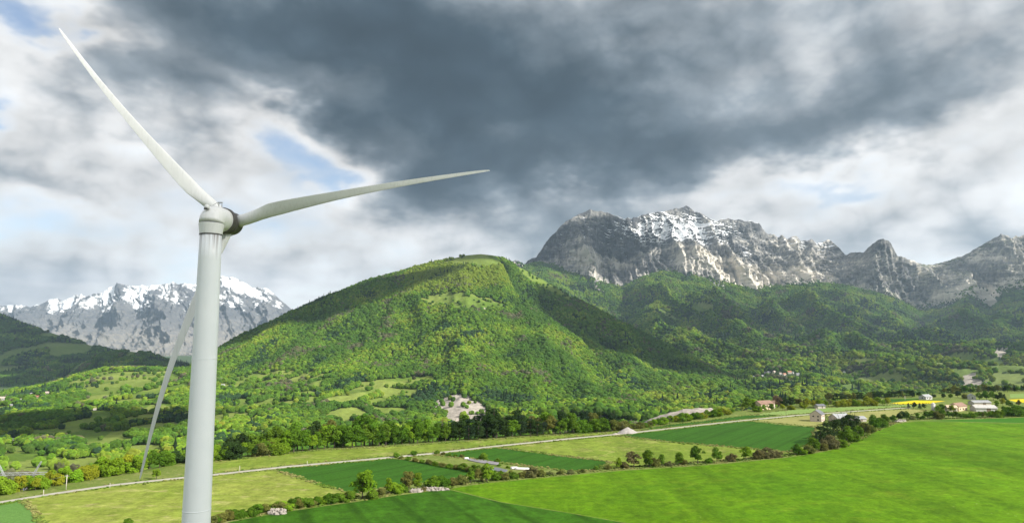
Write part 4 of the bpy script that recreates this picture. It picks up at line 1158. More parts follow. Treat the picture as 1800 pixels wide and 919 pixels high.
    MB().rings([circ(hc - a * 1.0, 1.0, a, u_), circ(hc - a * .9, 1.12, a, u_), circ(hc + a * .5, 1.12, a, u_), circ(hc + a * 1.0, .85, a, u_), circ(hc + a * 1.3, .3, a, u_)]).build('hub', M_dark, root, smooth=False)  # dark colour all over stands in for shade on the hub's underside
    M_blade = M_white
    for k in range(3):
        t = -.72815 + k * 2 * math.pi / 3
        b = math.cos(t) * u_ + math.sin(t) * s_; ccw = math.sin(t) * u_ - math.cos(t) * s_
        R = []
        for r in [0.9, 1.3, 1.9, 2.6, 3.4, 4.4, 5.6, 7, 9, 11, 13, 15, 17, 19, 21, 23, 24.5, 25.4, 25.85, 26.0]:
            w = float(sstep(1.5, 4.6, r))
            chord = np.interp(r, [0, 4.8, 7.5, 11, 15, 19, 25, 25.8, 26], [1.05, 1.42, 1.16, .86, .64, .48, .24, .15, .03])
            th = math.radians(np.interp(r, [0, 4, 9, 16, 26], [34, 30, 21, 15, 11]))
            cd = ccw * math.cos(th) - a * math.sin(th); nd = -a * math.cos(th) - ccw * math.sin(th)
            tk = np.interp(r, [0, 2, 5, 10, 18, 26], [1, .9, .36, .24, .19, .15])
            pre = -a * 2.2 * math.sin(math.pi * min(1, r / 26))
            ring = []
            m_ = 24
            for j in range(m_):
                p = 2 * math.pi * j / m_
                cx, cy = .57 * math.cos(p), .57 * math.sin(p)                 # root circle
                xx = .5 - .5 * math.cos(p)                                     # airfoil, 0 at nose
                yt = tk * 2.6 * (.2969 * math.sqrt(max(xx, 0)) - .126 * xx - .3516 * xx ** 2 + .2843 * xx ** 3 - .1036 * xx ** 4)
                yy = yt * (1 if math.sin(p) >= 0 else -.75)
                fx, fy = (xx - .30) * chord, yy * chord * .5 * 1.6
                fx = -fx if False else fx
                X_ = cx * -1 * (1 - w) + fx * w; Y_ = cy * (1 - w) + fy * w
                ring.append(hc + b * r + pre + cd * X_ + nd * Y_)
            R.append(ring)
        bl = MB().rings(R).build('blade', M_blade, root, smooth=True)
        cir = lambda r, rad: [hc + b * r + rad * (math.cos(x_) * ccw + math.sin(x_) * a) for x_ in np.linspace(0, 2 * math.pi, 25)[:-1]]
        MB().rings([cir(.8, .62), cir(1.02, .62), cir(1.04, .585), cir(1.12, .58)]).build('blade_root_ring', M_grey, bl, smooth=False)
turbine()

# ------------------------------------------------------------------ trees on the plateau: trunk + crown of leaf sprays
M_leaf = leaf_mat('tree_leaves', 'OBJECT', None, 0.3)
M_bark = plain('bark', (.085, .07, .055), 0.95, 0.3, 3.0)
def leaf_crown(seed, lobes, per, leaf, flat=1.0):
    rs = np.random.default_rng(seed)
    V = []; sh = []
    for (c, r) in lobes:
        c = np.array(c); r = np.array(r) if hasattr(r, '__len__') else np.array([r, r, r])
        lob_sh = rs.normal(0, .12)
        k = int(per * (r.mean() / 1.4) ** 1.6) + 6
        d = rs.normal(size=(k, 3)); d /= np.linalg.norm(d, axis=1)[:, None]
        d[:, 2] = np.where(d[:, 2] < -.45, -d[:, 2], d[:, 2])
        rad = rs.uniform(.55, 1.08, k) ** .6
        P = c + d * r * rad[:, None]
        nn = d + rs.normal(0, .55, (k, 3)); nn[:, 2] += .25; nn /= np.linalg.norm(nn, axis=1)[:, None]
        u = np.cross(nn, rs.normal(size=(k, 3))); u /= np.linalg.norm(u, axis=1)[:, None]; w = np.cross(nn, u)
        s = leaf * rs.uniform(.6, 1.3, k)[:, None]
        for sx, sy in ((-1, -.7), (1, -.6), (.8, .8), (-.7, .7)):
            pass
        Q = np.stack([P - u * s - w * s * .6, P + u * s * .9 - w * s * .7, P + u * s * .8 + w * s * .8, P - u * s * .7 + w * s * .6], 1) + rs.normal(0, leaf * .12, (k, 4, 3))
        V.append(Q.reshape(-1, 3)); sh.append(np.repeat(np.clip(.5 + lob_sh + rs.normal(0, .2, k), 0, 1), 4))
    V = np.concatenate(V); sh = np.concatenate(sh)
    V[:, 2] = np.maximum(V[:, 2], 0.05)
    F = np.arange(len(V)).reshape(-1, 4)
    return mesh_np('crown', V, F, M_leaf, False, {'leaf': sh})
def lobes_in(seed, n, c, R, r0, r1, power=.5):
    rs = np.random.default_rng(seed); out = []
    for k in range(n):
        d = rs.normal(size=3); d /= np.linalg.norm(d); q = rs.uniform(.25, 1) ** power
        out.append((np.array(c) + d * np.array(R) * q, rs.uniform(r0, r1)))
    return out
def trunk_mesh(seed, h, r, limbs, spread):
    rs = np.random.default_rng(seed); mb = MB()
    p = np.array([0, 0, -.6]); pts = [p]; 
    for k in range(4): p = p + np.array([rs.normal(0, .12), rs.normal(0, .12), (h + .6) / 4]); pts.append(p)
    for k in range(4): mb.bar(pts[k], pts[k + 1], r * (1 - .16 * k), r * (1 - .16 * (k + 1)), 7)
    for k in range(limbs):
        b = pts[2 + k % 3] * 1.0; an = 2 * math.pi * k / limbs + rs.uniform(-.4, .4)
        e = b + np.array([math.cos(an) * spread * rs.uniform(.5, 1), math.sin(an) * spread * rs.uniform(.5, 1), h * rs.uniform(.25, .6)])
        m_ = (b + e) / 2 + rs.normal(0, .15, 3)
        mb.bar(b, m_, r * .42, r * .28, 5).bar(m_, e, r * .28, r * .08, 5)
    return mb.mesh('trunk', M_bark)
KINDS = {}
def add_kind(name, crown, trunk): KINDS.setdefault(name, []).append((crown, trunk))
for s in range(4):   # all are 10 m tall at scale 1
    add_kind('round', leaf_crown(s, lobes_in(s, 22, (0, 0, 5.3), (3.0, 3.0, 3.7), .8, 1.8), 130, .26), trunk_mesh(s, 5.2, .26, 6, 2.4))
for s in range(3):
    add_kind('tall', leaf_crown(20 + s, lobes_in(20 + s, 20, (0, 0, 5.2), (1.45, 1.45, 3.9), .9, 1.4), 130, .24), trunk_mesh(20 + s, 6.2, .2, 5, 1.2))
for s in range(4):
    rs = np.random.default_rng(40 + s)
    add_kind('bush', leaf_crown(40 + s, lobes_in(40 + s, 24, (0, 0, 3.8), (4.8, 4.2, 4.0), 1.6, 2.6), 115, .36), trunk_mesh(40 + s, 4.0, .22, 6, 2.8))
for s in range(3):
    rs = np.random.default_rng(60 + s); L = []
    for k in range(26):
        z = rs.uniform(1.6, 9.2); rr_ = 2.5 * (1 - ((z - 4.8) / 5.4) ** 2) ** .5 if z > 4.8 else 2.4
        an = rs.uniform(0, 6.28); L.append(((rr_ * .7 * math.cos(an), rr_ * .7 * math.sin(an), z), (1.4, 1.4, .9)))
    add_kind('pine', leaf_crown(60 + s, L, 110, .21), trunk_mesh(60 + s, 8.0, .22, 6, 1.7))
for s in range(2):
    rs = np.random.default_rng(80 + s); L = []
    for k in range(24):
        z = 1.2 + 8.4 * k / 23; rr_ = 2.2 * (1 - z / 10.4) + .15; an = k * 2.4
        L.append(((rr_ * .6 * math.cos(an), rr_ * .6 * math.sin(an), z), (rr_ * .62 + .25, rr_ * .62 + .25, .6)))
    add_kind('fir', leaf_crown(80 + s, L, 100, .21), trunk_mesh(80 + s, 8.6, .2, 4, .8))
GREEN = (0.116, 0.213, 0.020); RICH = (0.081, 0.168, 0.015); YEL = (0.262, 0.299, 0.024); LIME = (0.171, 0.287, 0.020); DARK = (0.039, 0.071, 0.020); OLIVE = (0.146, 0.161, 0.039); BROWN = (.185, .172, .070); BLUE = (0.034, 0.063, 0.029); PALE = (0.183, 0.213, 0.079); TAN = (0.244, 0.189, 0.104)
CWORD = {GREEN: 'mid green', RICH: 'deep green', YEL: 'yellow green', LIME: 'bright green', DARK: 'very dark', OLIVE: 'olive', BROWN: 'brown', BLUE: 'dark bluish', PALE: 'pale green', TAN: 'tan'}
KWORD = {'round': 'broadleaf tree', 'tall': 'slender tree', 'bush': 'bush', 'pine': 'pine', 'fir': 'fir'}
NAME = {'round': 'broadleaf_tree', 'tall': 'slender_tree', 'bush': 'bush', 'pine': 'pine_tree', 'fir': 'fir_tree'}
ONES = ['', 'first', 'second', 'third', 'fourth', 'fifth', 'sixth', 'seventh', 'eighth', 'ninth', 'tenth', 'eleventh', 'twelfth', 'thirteenth', 'fourteenth', 'fifteenth', 'sixteenth', 'seventeenth', 'eighteenth', 'nineteenth']
TENS = {2: ('twentieth', 'twenty'), 3: ('thirtieth', 'thirty'), 4: ('fortieth', 'forty'), 5: ('fiftieth', 'fifty'), 6: ('sixtieth', 'sixty'), 7: ('seventieth', 'seventy')}
def nth(n):
    if n < 20: return ONES[n]
    a, b = TENS[n // 10]; return a if n % 10 == 0 else b + '-' + ONES[n % 10]
TREES = []      # (row key, px, record)
def plant(row, kind, px, py, hpx, col, wide=1.0, back=0.0, vary=True, label=None):
    p = np.array(on_land(px, py))
    if back:
        d = p[:2] / np.linalg.norm(p[:2]); p[:2] += d * back; p[2] = float(zt(p[0], p[1]))
    Y = p[1] * CP + (p[2] - CAM_Z) * SP
    h = hpx * Y / FPX
    TREES.append(dict(row=row, kind=kind, px=px, p=p, h=h, col=col, wide=wide, label=label))
ROWS = {}
def row_def(key, where, group): ROWS[key] = (where, group)
row_def('belt', 'in the front of the road belt', 'trees in the belt beyond the gravel road')
row_def('belt_back', 'at the back of the road belt', 'trees in the belt beyond the gravel road')
row_def('thicket', 'in the left-edge roadside thicket', 'trees in the roadside thicket on the left')
row_def('hedge_low', 'in the hedge below the hay', 'bushes of the hedge below the hay field')
row_def('hedge_mid', 'in the stone-pile hedge', 'trees of the hedge by the stone pile')
row_def('hedge_tri', 'in the thin scrub-patch hedge', 'bushes of the hedge along the scrub patch')
row_def('hedge_east', 'in the loose dry-meadow hedge', 'trees of the loose hedge before the dry meadow')
row_def('grove', 'in the grove below the house', 'trees of the grove below the house')
row_def('hedge_far', 'in the hedge before the farm', 'trees of the hedge before the farm')
row_def('farm', 'among the farm buildings', 'trees around the farm on the right')
row_def('bank', 'in the row behind the gravel heap', 'trees behind the gravel heap')
row_def('hamlet', 'around the far hamlet', 'trees around the hamlet')
row_def('yellow', 'in the yellow-green far row', 'trees in the yellow-green row')
row_def('dark', 'in the dark far row', 'pines in the far dark row')
row_def('east', 'on the far right plain', 'trees at the far right edge')
R_ = random.Random(21)
pick_ = lambda opts: R_.choices([o[0] for o in opts], [o[1] for o in opts])[0]
edge_py = lambda px: float(np.interp(px, [p[0] for p in EDGE_PX], [p[1] for p in EDGE_PX]))
# belt beyond the road
hk = ([336, 400, 450, 500, 560, 620, 680, 740, 790, 840, 870, 930, 1000, 1060, 1105], [24, 32, 27, 33, 39, 42, 40, 33, 31, 37, 41, 32, 25, 25, 17])
px = 338.0
while px < 1106:
    h = float(np.interp(px, *hk)) * R_.uniform(.78, 1.1)
    if px < 490: kd, cl = pick_([('round', 4), ('bush', 3)]), pick_([(OLIVE, 3), (GREEN, 2), (DARK, 3), (LIME, 2)])
    elif px < 750: kd, cl = pick_([('round', 6), ('tall', 2)]), pick_([(RICH, 5), (GREEN, 4), (OLIVE, 1), (LIME, 1.5)])
    elif px < 980: kd, cl = pick_([('round', 3), ('pine', 5)]), pick_([(GREEN, 3), (DARK, 4), (RICH, 3), (OLIVE, 2)])
    else: kd, cl = pick_([('round', 4), ('bush', 3)]), pick_([(GREEN, 4), (RICH, 3), (OLIVE, 3), (BROWN, 1)])
    if kd == 'pine': cl = R_.choice([DARK, DARK, BLUE])
    plant('belt', kd, px, edge_py(px) + 2.2 + R_.uniform(-1.2, .6), h, cl, R_.uniform(1.0, 1.3))
    px += h * R_.uniform(.34, .48)
px = 345.0
while px < 1090:
    h = float(np.interp(px, *hk)) * R_.uniform(1.0, 1.25) + 6
    kd, cl = (pick_([('pine', 4), ('round', 4)]), None) if px > 740 else (pick_([('round', 5), ('tall', 2), ('pine', 1)]), None)
    cl = R_.choice([DARK, BLUE]) if kd == 'pine' else pick_([(RICH, 4), (GREEN, 3), (OLIVE, 2), (DARK, 1)])
    plant('belt_back', kd, px, edge_py(px) + 1, h, cl, R_.uniform(1.0, 1.25), back=R_.uniform(9, 15))
    px += h * R_.uniform(.42, .62)
for px_, c_, k_, h_ in ((868, DARK, 'pine', 50), (905, DARK, 'pine', 44), (640, RICH, 'round', 54)):
    plant('belt_back', k_, px_, edge_py(px_) + 1.5, h_, c_, 1.25, back=3)
# thicket on the left
px = -14.0
while px < 262:
    h = R_.uniform(20, 34)
    plant('thicket', pick_([('bush', 4), ('round', 4)]), px, edge_py(px) + 1.0 + R_.uniform(-1.5, 2.0) - (1 if px > 200 else 0), h, pick_([(YEL, 5), (LIME, 4), (GREEN, .6)]), R_.uniform(1.0, 1.3), back=R_.uniform(0, 6))
    px += h * R_.uniform(.38, .55)
px = 236.0
while px < 338:
    h = R_.uniform(22, 34); plant('thicket', pick_([('bush', 2), ('round', 4)]), px, edge_py(px) - .5, h, pick_([(RICH, 5), (GREEN, 3), (DARK, 2)]), 1.2, back=R_.uniform(1, 7)); px += h * .5
px = -10.0
while px < 240:
    h = R_.uniform(26, 38); plant('thicket', pick_([('bush', 2), ('round', 5)]), px, edge_py(px), h, pick_([(YEL, 3), (LIME, 4), (GREEN, 2)]), 1.25, back=R_.uniform(9, 14)); px += h * R_.uniform(.6, .9)
plant('thicket', 'round', 274, 842, 20, LIME, 1.0)
hy = lambda px: float(np.interp(px, [p[0] for p in HEDGE_PX], [p[1] for p in HEDGE_PX]))
# low hedge below the hay field
px = 300.0
while px < 612:
    h = R_.uniform(12, 20) * (1.0 if px > 380 else .85)
    plant('hedge_low', 'bush', px, hy(px) + R_.uniform(-2, 1), h, pick_([(GREEN, 4), (RICH, 4), (OLIVE, 2), (LIME, 1)]), R_.uniform(1.1, 1.5)); px += h * R_.uniform(.42, .66)
plant('hedge_low', 'bush', 225, 921, 12, GREEN, 1.2)
# hedge by the stone pile
for a in ((637, 876, 50, 'round', LIME, 1.15), (612, 880, 20, 'bush', GREEN, 1.3), (655, 876, 18, 'bush', GREEN, 1.3), (684, 868, 30, 'tall', LIME, 1.1), (668, 872, 16, 'bush', OLIVE, 1.3), (697, 866, 20, 'bush', LIME, 1.2),
          (718, 861, 33, 'round', OLIVE, 1.15), (734, 859, 30, 'tall', LIME, 1.2), (706, 864, 15, 'bush', GREEN, 1.3), (745, 862, 8, 'bush', BROWN, 1.2), (760, 855, 20, 'bush', GREEN, 1.3), (776, 853, 20, 'bush', RICH, 1.4), (796, 852, 14, 'bush', OLIVE, 1.4),
          (812, 850, 17, 'bush', OLIVE, 1.3), (827, 848, 22, 'round', GREEN, 1.1), (842, 847, 22, 'round', OLIVE, 1.2), (856, 846, 29, 'round', LIME, 1.25), (872, 843, 14, 'bush', GREEN, 1.4), (887, 842, 13, 'bush', OLIVE, 1.4), (903, 840, 12, 'bush', GREEN, 1.4), (917, 839, 12, 'bush', OLIVE, 1.5),
          (934, 838, 20, 'bush', BROWN, 1.15), (950, 836, 12, 'bush', OLIVE, 1.4), (967, 835, 9, 'bush', PALE, 1.5), (985, 833, 8, 'bush', OLIVE, 1.5), (1003, 832, 8, 'bush', PALE, 1.5), (1024, 830, 7, 'bush', OLIVE, 1.5)):
    plant('hedge_mid', a[3], a[0], a[1], a[2], a[4], a[5])
# thin hedge along the scrub patch
for a in ((697, 803, 9, GREEN), (706, 806, 6, OLIVE), (718, 808, 7, GREEN), (728, 799, 9, RICH), (730, 811, 8, OLIVE), (742, 813, 8, GREEN), (754, 815, 9, OLIVE), (766, 818, 9, GREEN), (778, 820, 9, OLIVE), (790, 822, 9, GREEN), (802, 824, 10, OLIVE), (813, 825, 13, GREEN), (824, 828, 10, OLIVE), (834, 829, 14, GREEN), (843, 832, 10, OLIVE),
          (768, 797, 7, GREEN), (779, 799, 6, OLIVE), (790, 801, 6, GREEN), (801, 802, 6, GREEN), (812, 803, 6, OLIVE), (850, 807, 13, GREEN), (875, 811, 7, GREEN), (856, 816, 4, OLIVE), (877, 819, 5, GREEN), (893, 822, 5, LIME), (868, 831, 6, RICH), (880, 833, 7, GREEN), (898, 831, 6, OLIVE)):
    plant('hedge_tri', 'bush', a[0], a[1], a[2], a[3], 1.35)
# loose hedge before the dry meadow
for a in ((1048, 825, 8, 'bush', GREEN, 1.2), (1069, 824, 8, 'bush', OLIVE, 1.4), (1086, 823, 20, 'round', LIME, 1.0), (1098, 822, 12, 'bush', BROWN, 1.2), (1114, 821, 28, 'round', BROWN, 1.4), (1140, 820, 32, 'tall', GREEN, 1.4), (1151, 819, 16, 'bush', OLIVE, 1.2), (1164, 818, 21, 'tall', GREEN, 1.3), (1175, 818, 9, 'bush', BROWN, 1.4),
          (1194, 817, 24, 'tall', GREEN, 1.5), (1203, 816, 11, 'bush', OLIVE, 1.2), (1227, 815, 32, 'round', RICH, 1.15), (1246, 813, 10, 'bush', GREEN, 1.4), (1260, 812, 25, 'round', GREEN, 1.1), (1286, 810, 15, 'bush', BROWN, 1.1), (1312, 808, 25, 'round', LIME, 1.2), (1334, 806, 17, 'bush', BROWN, 1.1), (1350, 804, 19, 'bush', BROWN, 1.3), (1366, 803, 12, 'bush', BROWN, 1.4)):
    plant('hedge_east', a[3], a[0], a[1], a[2], a[4], a[5])
# grove below the house
for a in ((1398, 799, 20, 'round', RICH, 1.2), (1410, 798, 13, 'bush', LIME, 1.3), (1423, 796, 16, 'bush', OLIVE, 1.3), (1432, 794, 26, 'round', GREEN, 1.1), (1446, 791, 14, 'bush', OLIVE, 1.4), (1459, 788, 25, 'bush', BROWN, 1.1), (1443, 779, 30, 'pine', DARK, 1.2), (1455, 776, 33, 'pine', DARK, 1.2), (1468, 772, 36, 'pine', DARK, 1.2), (1481, 769, 36, 'pine', DARK, 1.2), (1493, 766, 37, 'pine', DARK, 1.2), (1503, 764, 34, 'pine', DARK, 1.2), (1436, 781, 22, 'fir', BLUE, 1.2),
          (1489, 780, 30, 'round', GREEN, 1.2), (1480, 785, 14, 'bush', LIME, 1.3), (1500, 776, 16, 'bush', GREEN, 1.3), (1508, 772, 24, 'round', GREEN, 1.1), (1519, 766, 24, 'round', OLIVE, 1.2), (1528, 760, 16, 'bush', OLIVE, 1.2), (1537, 756, 26, 'round', RICH, 1.1), (1548, 750, 18, 'bush', GREEN, 1.2), (1556, 746, 20, 'round', GREEN, 1.1)):
    plant('grove', a[3], a[0], a[1], a[2], a[4], a[5])
# hedge before the farm
for a in ((1570, 742, 14, 'round', RICH), (1585, 740, 17, 'round', DARK), (1594, 738, 15, 'round', RICH), (1604, 737, 8, 'bush', PALE), (1613, 736.5, 13, 'tall', GREEN), (1622, 736, 7, 'bush', RICH)):
    plant('hedge_far', a[3], a[0], a[1], a[2], a[4], 1.25)
px = 1630.0
while px < 1812:
    h = float(np.interp(px, [1630, 1660, 1690, 1720, 1745, 1770, 1812], [14, 16, 10, 9, 13, 18, 22])) * R_.uniform(.8, 1.15)
    plant('hedge_far', pick_([('round', 5), ('bush', 3)]), px, hy(px) + R_.uniform(-1.2, .2), h, pick_([(GREEN, 5), (RICH, 3), (LIME, 2), (OLIVE, 2)]), 1.25); px += h * R_.uniform(.5, .7)
# around the farm
for a in ((1597, 717, 9, 'fir', BLUE, 1.5), (1606, 717, 11, 'round', DARK, 1.3), (1617, 718, 10, 'fir', BLUE, 1.5), (1625, 718, 9, 'round', DARK, 1.3), (1656, 722, 13, 'round', GREEN, 1.1), (1648, 724, 12, 'round', LIME, 1.1), (1672, 724, 13, 'round', YEL, 1.2), (1752, 715, 12, 'tall', LIME, 1.5), (1763, 712, 13, 'round', YEL, 1.1), (1774, 716, 13, 'round', GREEN, 1.2), (1790, 713, 11, 'round', OLIVE, 1.2),
          (1658, 700, 9, 'round', DARK, 1.3), (1671, 700, 8, 'round', RICH, 1.3), (1684, 698, 12, 'round', DARK, 1.3), (1697, 700, 9, 'bush', OLIVE, 1.3), (1722, 702, 12, 'round', GREEN, 1.2), (1735, 703, 17, 'round', RICH, 1.2), (1746, 703, 15, 'round', GREEN, 1.2), (1758, 704, 14, 'round', DARK, 1.3), (1766, 704, 12, 'fir', BLUE, 1.5), (1604, 697, 11, 'round', DARK, 1.3), (1615, 697, 10, 'round', DARK, 1.3), (1642, 700, 8, 'round', DARK, 1.3)):
    plant('farm', a[3], a[0], a[1], a[2], a[4], a[5])
# behind the gravel heap
px = 1112.0
while px < 1290:
    h = float(np.interp(px, [1112, 1150, 1210, 1250, 1290], [10, 12, 15, 13, 11])) * R_.uniform(.8, 1.2)
    plant('bank', pick_([('bush', 5), ('round', 3)]), px, edge_py(px) + 3.0 + R_.uniform(-1, .5), h, pick_([(GREEN, 4), (LIME, 3), (YEL, 3), (RICH, 2)]) if px > 1150 else R_.choice([LIME, GREEN, OLIVE]), 1.3); px += h * R_.uniform(.6, .85)
# hamlet
for a in ((1262, 722, 14, 'bush', OLIVE, 1.3), (1274, 722, 18, 'round', DARK, 1.3), (1288, 722, 24, 'round', OLIVE, 1.2), (1301, 721, 27, 'round', DARK, 1.2), (1313, 722, 22, 'round', GREEN, 1.2), (1324, 720, 18, 'tall', LIME, 1.4), (1334, 719, 17, 'fir', RICH, 1.4), (1341, 719, 18, 'fir', RICH, 1.4), (1331, 725, 12, 'bush', LIME, 1.3), (1345, 724, 12, 'round', LIME, 1.3), (1357, 723, 13, 'round', GREEN, 1.3), (1367, 718, 22, 'round', TAN, 1.2), (1380, 718, 19, 'round', DARK, 1.3), (1391, 716, 17, 'round', DARK, 1.3), (1376, 722, 12, 'round', YEL, 1.3), (1390, 721, 9, 'bush', YEL, 1.4), (1404, 715, 15, 'round', OLIVE, 1.3), (1416, 714, 13, 'round', OLIVE, 1.3)):
    plant('hamlet', a[3], a[0], a[1] - 1.5, a[2], a[4], a[5])
# yellow-green row, dark pines behind it
px = 1412.0
while px < 1566:
    h = R_.uniform(10, 16); plant('yellow', pick_([('round', 4), ('bush', 4)]), px, np.interp(px, [1400, 1460, 1566], [717, 714.3, 711.5]), h, pick_([(YEL, 5), (LIME, 3), (PALE, .6)]), 1.25); px += h * R_.uniform(.5, .75)
px = 1432.0
while px < 1606:
    h = R_.uniform(9, 14); plant('dark', pick_([('pine', 5), ('round', 1)]), px, np.interp(px, [1430, 1500, 1606], [706, 702.5, 697.5]), h, R_.choice([DARK, DARK, BLUE, OLIVE]), 1.4); px += h * R_.uniform(.5, .7)
px = 1660.0
while px < 1815:
    h = R_.uniform(8, 14); plant('east', pick_([('pine', 3), ('round', 3), ('fir', 1)]), px, np.interp(px, [1660, 1815], [691.5, 686.5]) + R_.uniform(-.3, .8), h, R_.choice([DARK, BLUE, RICH, OLIVE]), 1.4); px += h * R_.uniform(.55, .9)
def grow_trees():
    rows = {}
    for t in TREES: rows.setdefault(t['row'], []).append(t)
    for key, ts in rows.items():
        where, group = ROWS[key]
        ts.sort(key=lambda t: t['px'])
        hs = sorted(t['h'] for t in ts)
        for i, t in enumerate(ts):
            ck, tk = R_.choice(KINDS[t['kind']])
            e = empty(NAME[t['kind']], t['p'] - np.array([0, 0, .05]), R_.uniform(0, 6.28), (t['h'] / 10 * t['wide'], t['h'] / 10 * t['wide'], t['h'] / 10))
            sz = 'tall ' if t['h'] > hs[int(.72 * (len(hs) - 1))] else ('small ' if t['h'] < hs[int(.28 * (len(hs) - 1))] else '')
            tag(e, '%s%s %s, %s from the left %s' % (sz, CWORD[t['col']], KWORD[t['kind']], nth(i + 1), where), 'bush' if t['kind'] == 'bush' else 'tree', group)
            c = obj('crown', ck, e); j = R_.uniform(.85, 1.15)
            c.color = tuple(v * j * R_.uniform(.94, 1.06) for v in t['col']) + (1,)
            obj('trunk' if t['kind'] != 'bush' else 'stems', tk, e)
grow_trees()
print('TREES', len(TREES))

# ------------------------------------------------------------------ buildings
M_glass = plain('window_glass', (.03, .035, .04), 0.15, 0.2, 1.0, 0, 0.6)
M_wood = plain('weathered_wood', (.16, .12, .085), 0.85, 0.3, 1.2)
_wm = {}
def wall_mat(c): 
    if c not in _wm: _wm[c] = plain('render_plaster', c, 0.9, 0.12, 0.6)
    return _wm[c]
_rm = {}
def roof_mat(c):
    if c not in _rm:
        m, q, bs = mat_new('roofing')
        tco = q.n('ShaderNodeTexCoord').outputs['Object']
        n1 = q.noise(tco, 0.8, 5, 0.65)
        wv = q.n('ShaderNodeTexWave', bands_direction='X', i={0: tco, 'Scale': 2.2, 'Distortion': 0.2})
        cc = q.ramp(n1, [(.3, tuple(v * .75 for v in c)), (.7, tuple(min(1, v * 1.2) for v in c))])
        q.link(q.mix(1.0, cc, q.ramp(wv.outputs[1], [(0, .86), (1, 1.08)]), 'MULTIPLY'), bs.inputs['Base Color'])
        bs.inputs['Roughness'].default_value = 0.7
        _rm[c] = m
    return _rm[c]
def house(name, loc, L, Wd, eave, ridge, rot, wall, roof, label, cat='house', group=None, wins=(), door=None, chimney=None, over=.45):
    """ridge along local x; wins: (side, along, z, w, h) with side in 'front back left right'"""
    t = empty(name, loc, rot); tag(t, label, cat, group)
    a, b = L / 2, Wd / 2
    mb = MB()
    V = [(-a, -b, -1.5), (a, -b, -1.5), (a, b, -1.5), (-a, b, -1.5), (-a, -b, eave), (a, -b, eave), (a, b, eave), (-a, b, eave), (-a, 0, ridge), (a, 0, ridge)]
    mb.add(V, [(0, 1, 5, 4), (2, 3, 7, 6), (1, 2, 6, 9, 5), (3, 0, 4, 8, 7), (3, 2, 1, 0)])
    mb.build('wall', wall_mat(wall), t)
    k = (ridge - eave) / b; th = .18; o = over
    rb = MB()
    for s in (-1, 1):
        P = [(-a - o, s * (b + o), eave - k * o + .05), (a + o, s * (b + o), eave - k * o + .05), (a + o, 0, ridge + .05), (-a - o, 0, ridge + .05)]
        Q = [(x, y, z + th) for x, y, z in P]
        rb.add(P + Q, [(0, 1, 2, 3), (4, 7, 6, 5), (0, 4, 5, 1), (1, 5, 6, 2), (2, 6, 7, 3), (3, 7, 4, 0)])
    rf = rb.build('roof', roof_mat(roof), t)
    if chimney is not None: MB().box((chimney, b * .3, ridge + .3), (.6, .6, 1.5)).build('chimney', wall_mat(wall), rf)
    def opening(nm, mat, side, u, z, w, h):
        d = .10
        if side in ('front', 'back'):
            y = -b if side == 'front' else b
            return MB().box((u, y, z), (w, d, h)).build(nm, mat, t), (u, y, z, 'x')
        x = -a if side == 'left' else a
        return MB().box((x, u, z), (d, w, h)).build(nm, mat, t), (x, u, z, 'y')
    for (side, u, z, w, h) in wins:
        o_, (x, y, zz, ax) = opening('window', M_glass, side, u, z, w, h)
        s = MB().box((x, y, zz - h / 2 - .06), ((w + .3, .3, .1) if ax == 'x' else (.3, w + .3, .1))); s.build('sill', wall_mat(wall), o_)
    if door:
        opening('door', M_wood, *door)
    return t
def on_sheet(G, px, py):
    qx, qy = project(G); s = seen_mask(G, .002)
    d = (qx - px) ** 2 + (qy - py) ** 2 + np.where(s, 0, 1e9)
    return G.reshape(-1, 3)[int(np.argmin(d))].copy()
PINK = (.55, .46, .40); CREAM = (.62, .56, .46); WHITE = (.46, .45, .43); BEIGE = (.55, .44, .31); STONE = (.42, .38, .33)
SLATE = (.14, .145, .16); GREY = (.30, .31, .32); PALER = (.44, .43, .41); TILE = (.25, .16, .12); BRN = (.22, .15, .11)
p = on_land(1437, 739.5)
house('house', p, 9.0, 7.6, 5.0, 7.6, math.radians(52), PINK, SLATE, 'pink rendered house with grey roof standing alone by the gravel road', 'house', None,
      [('left', -1.6, 3.6, 1.1, .9), ('left', 1.5, 3.6, 1.1, .9), ('left', -1.6, 1.3, 1.2, 1.0), ('front', -2.4, 3.6, 1.0, 1.1), ('front', .8, 3.6, 1.0, 1.1), ('front', 3.2, 3.6, 1.0, 1.1), ('front', -2.4, 1.2, 1.0, 1.1)], ('front', 1.6, 1.0, 1.1, 2.1), 2.5)
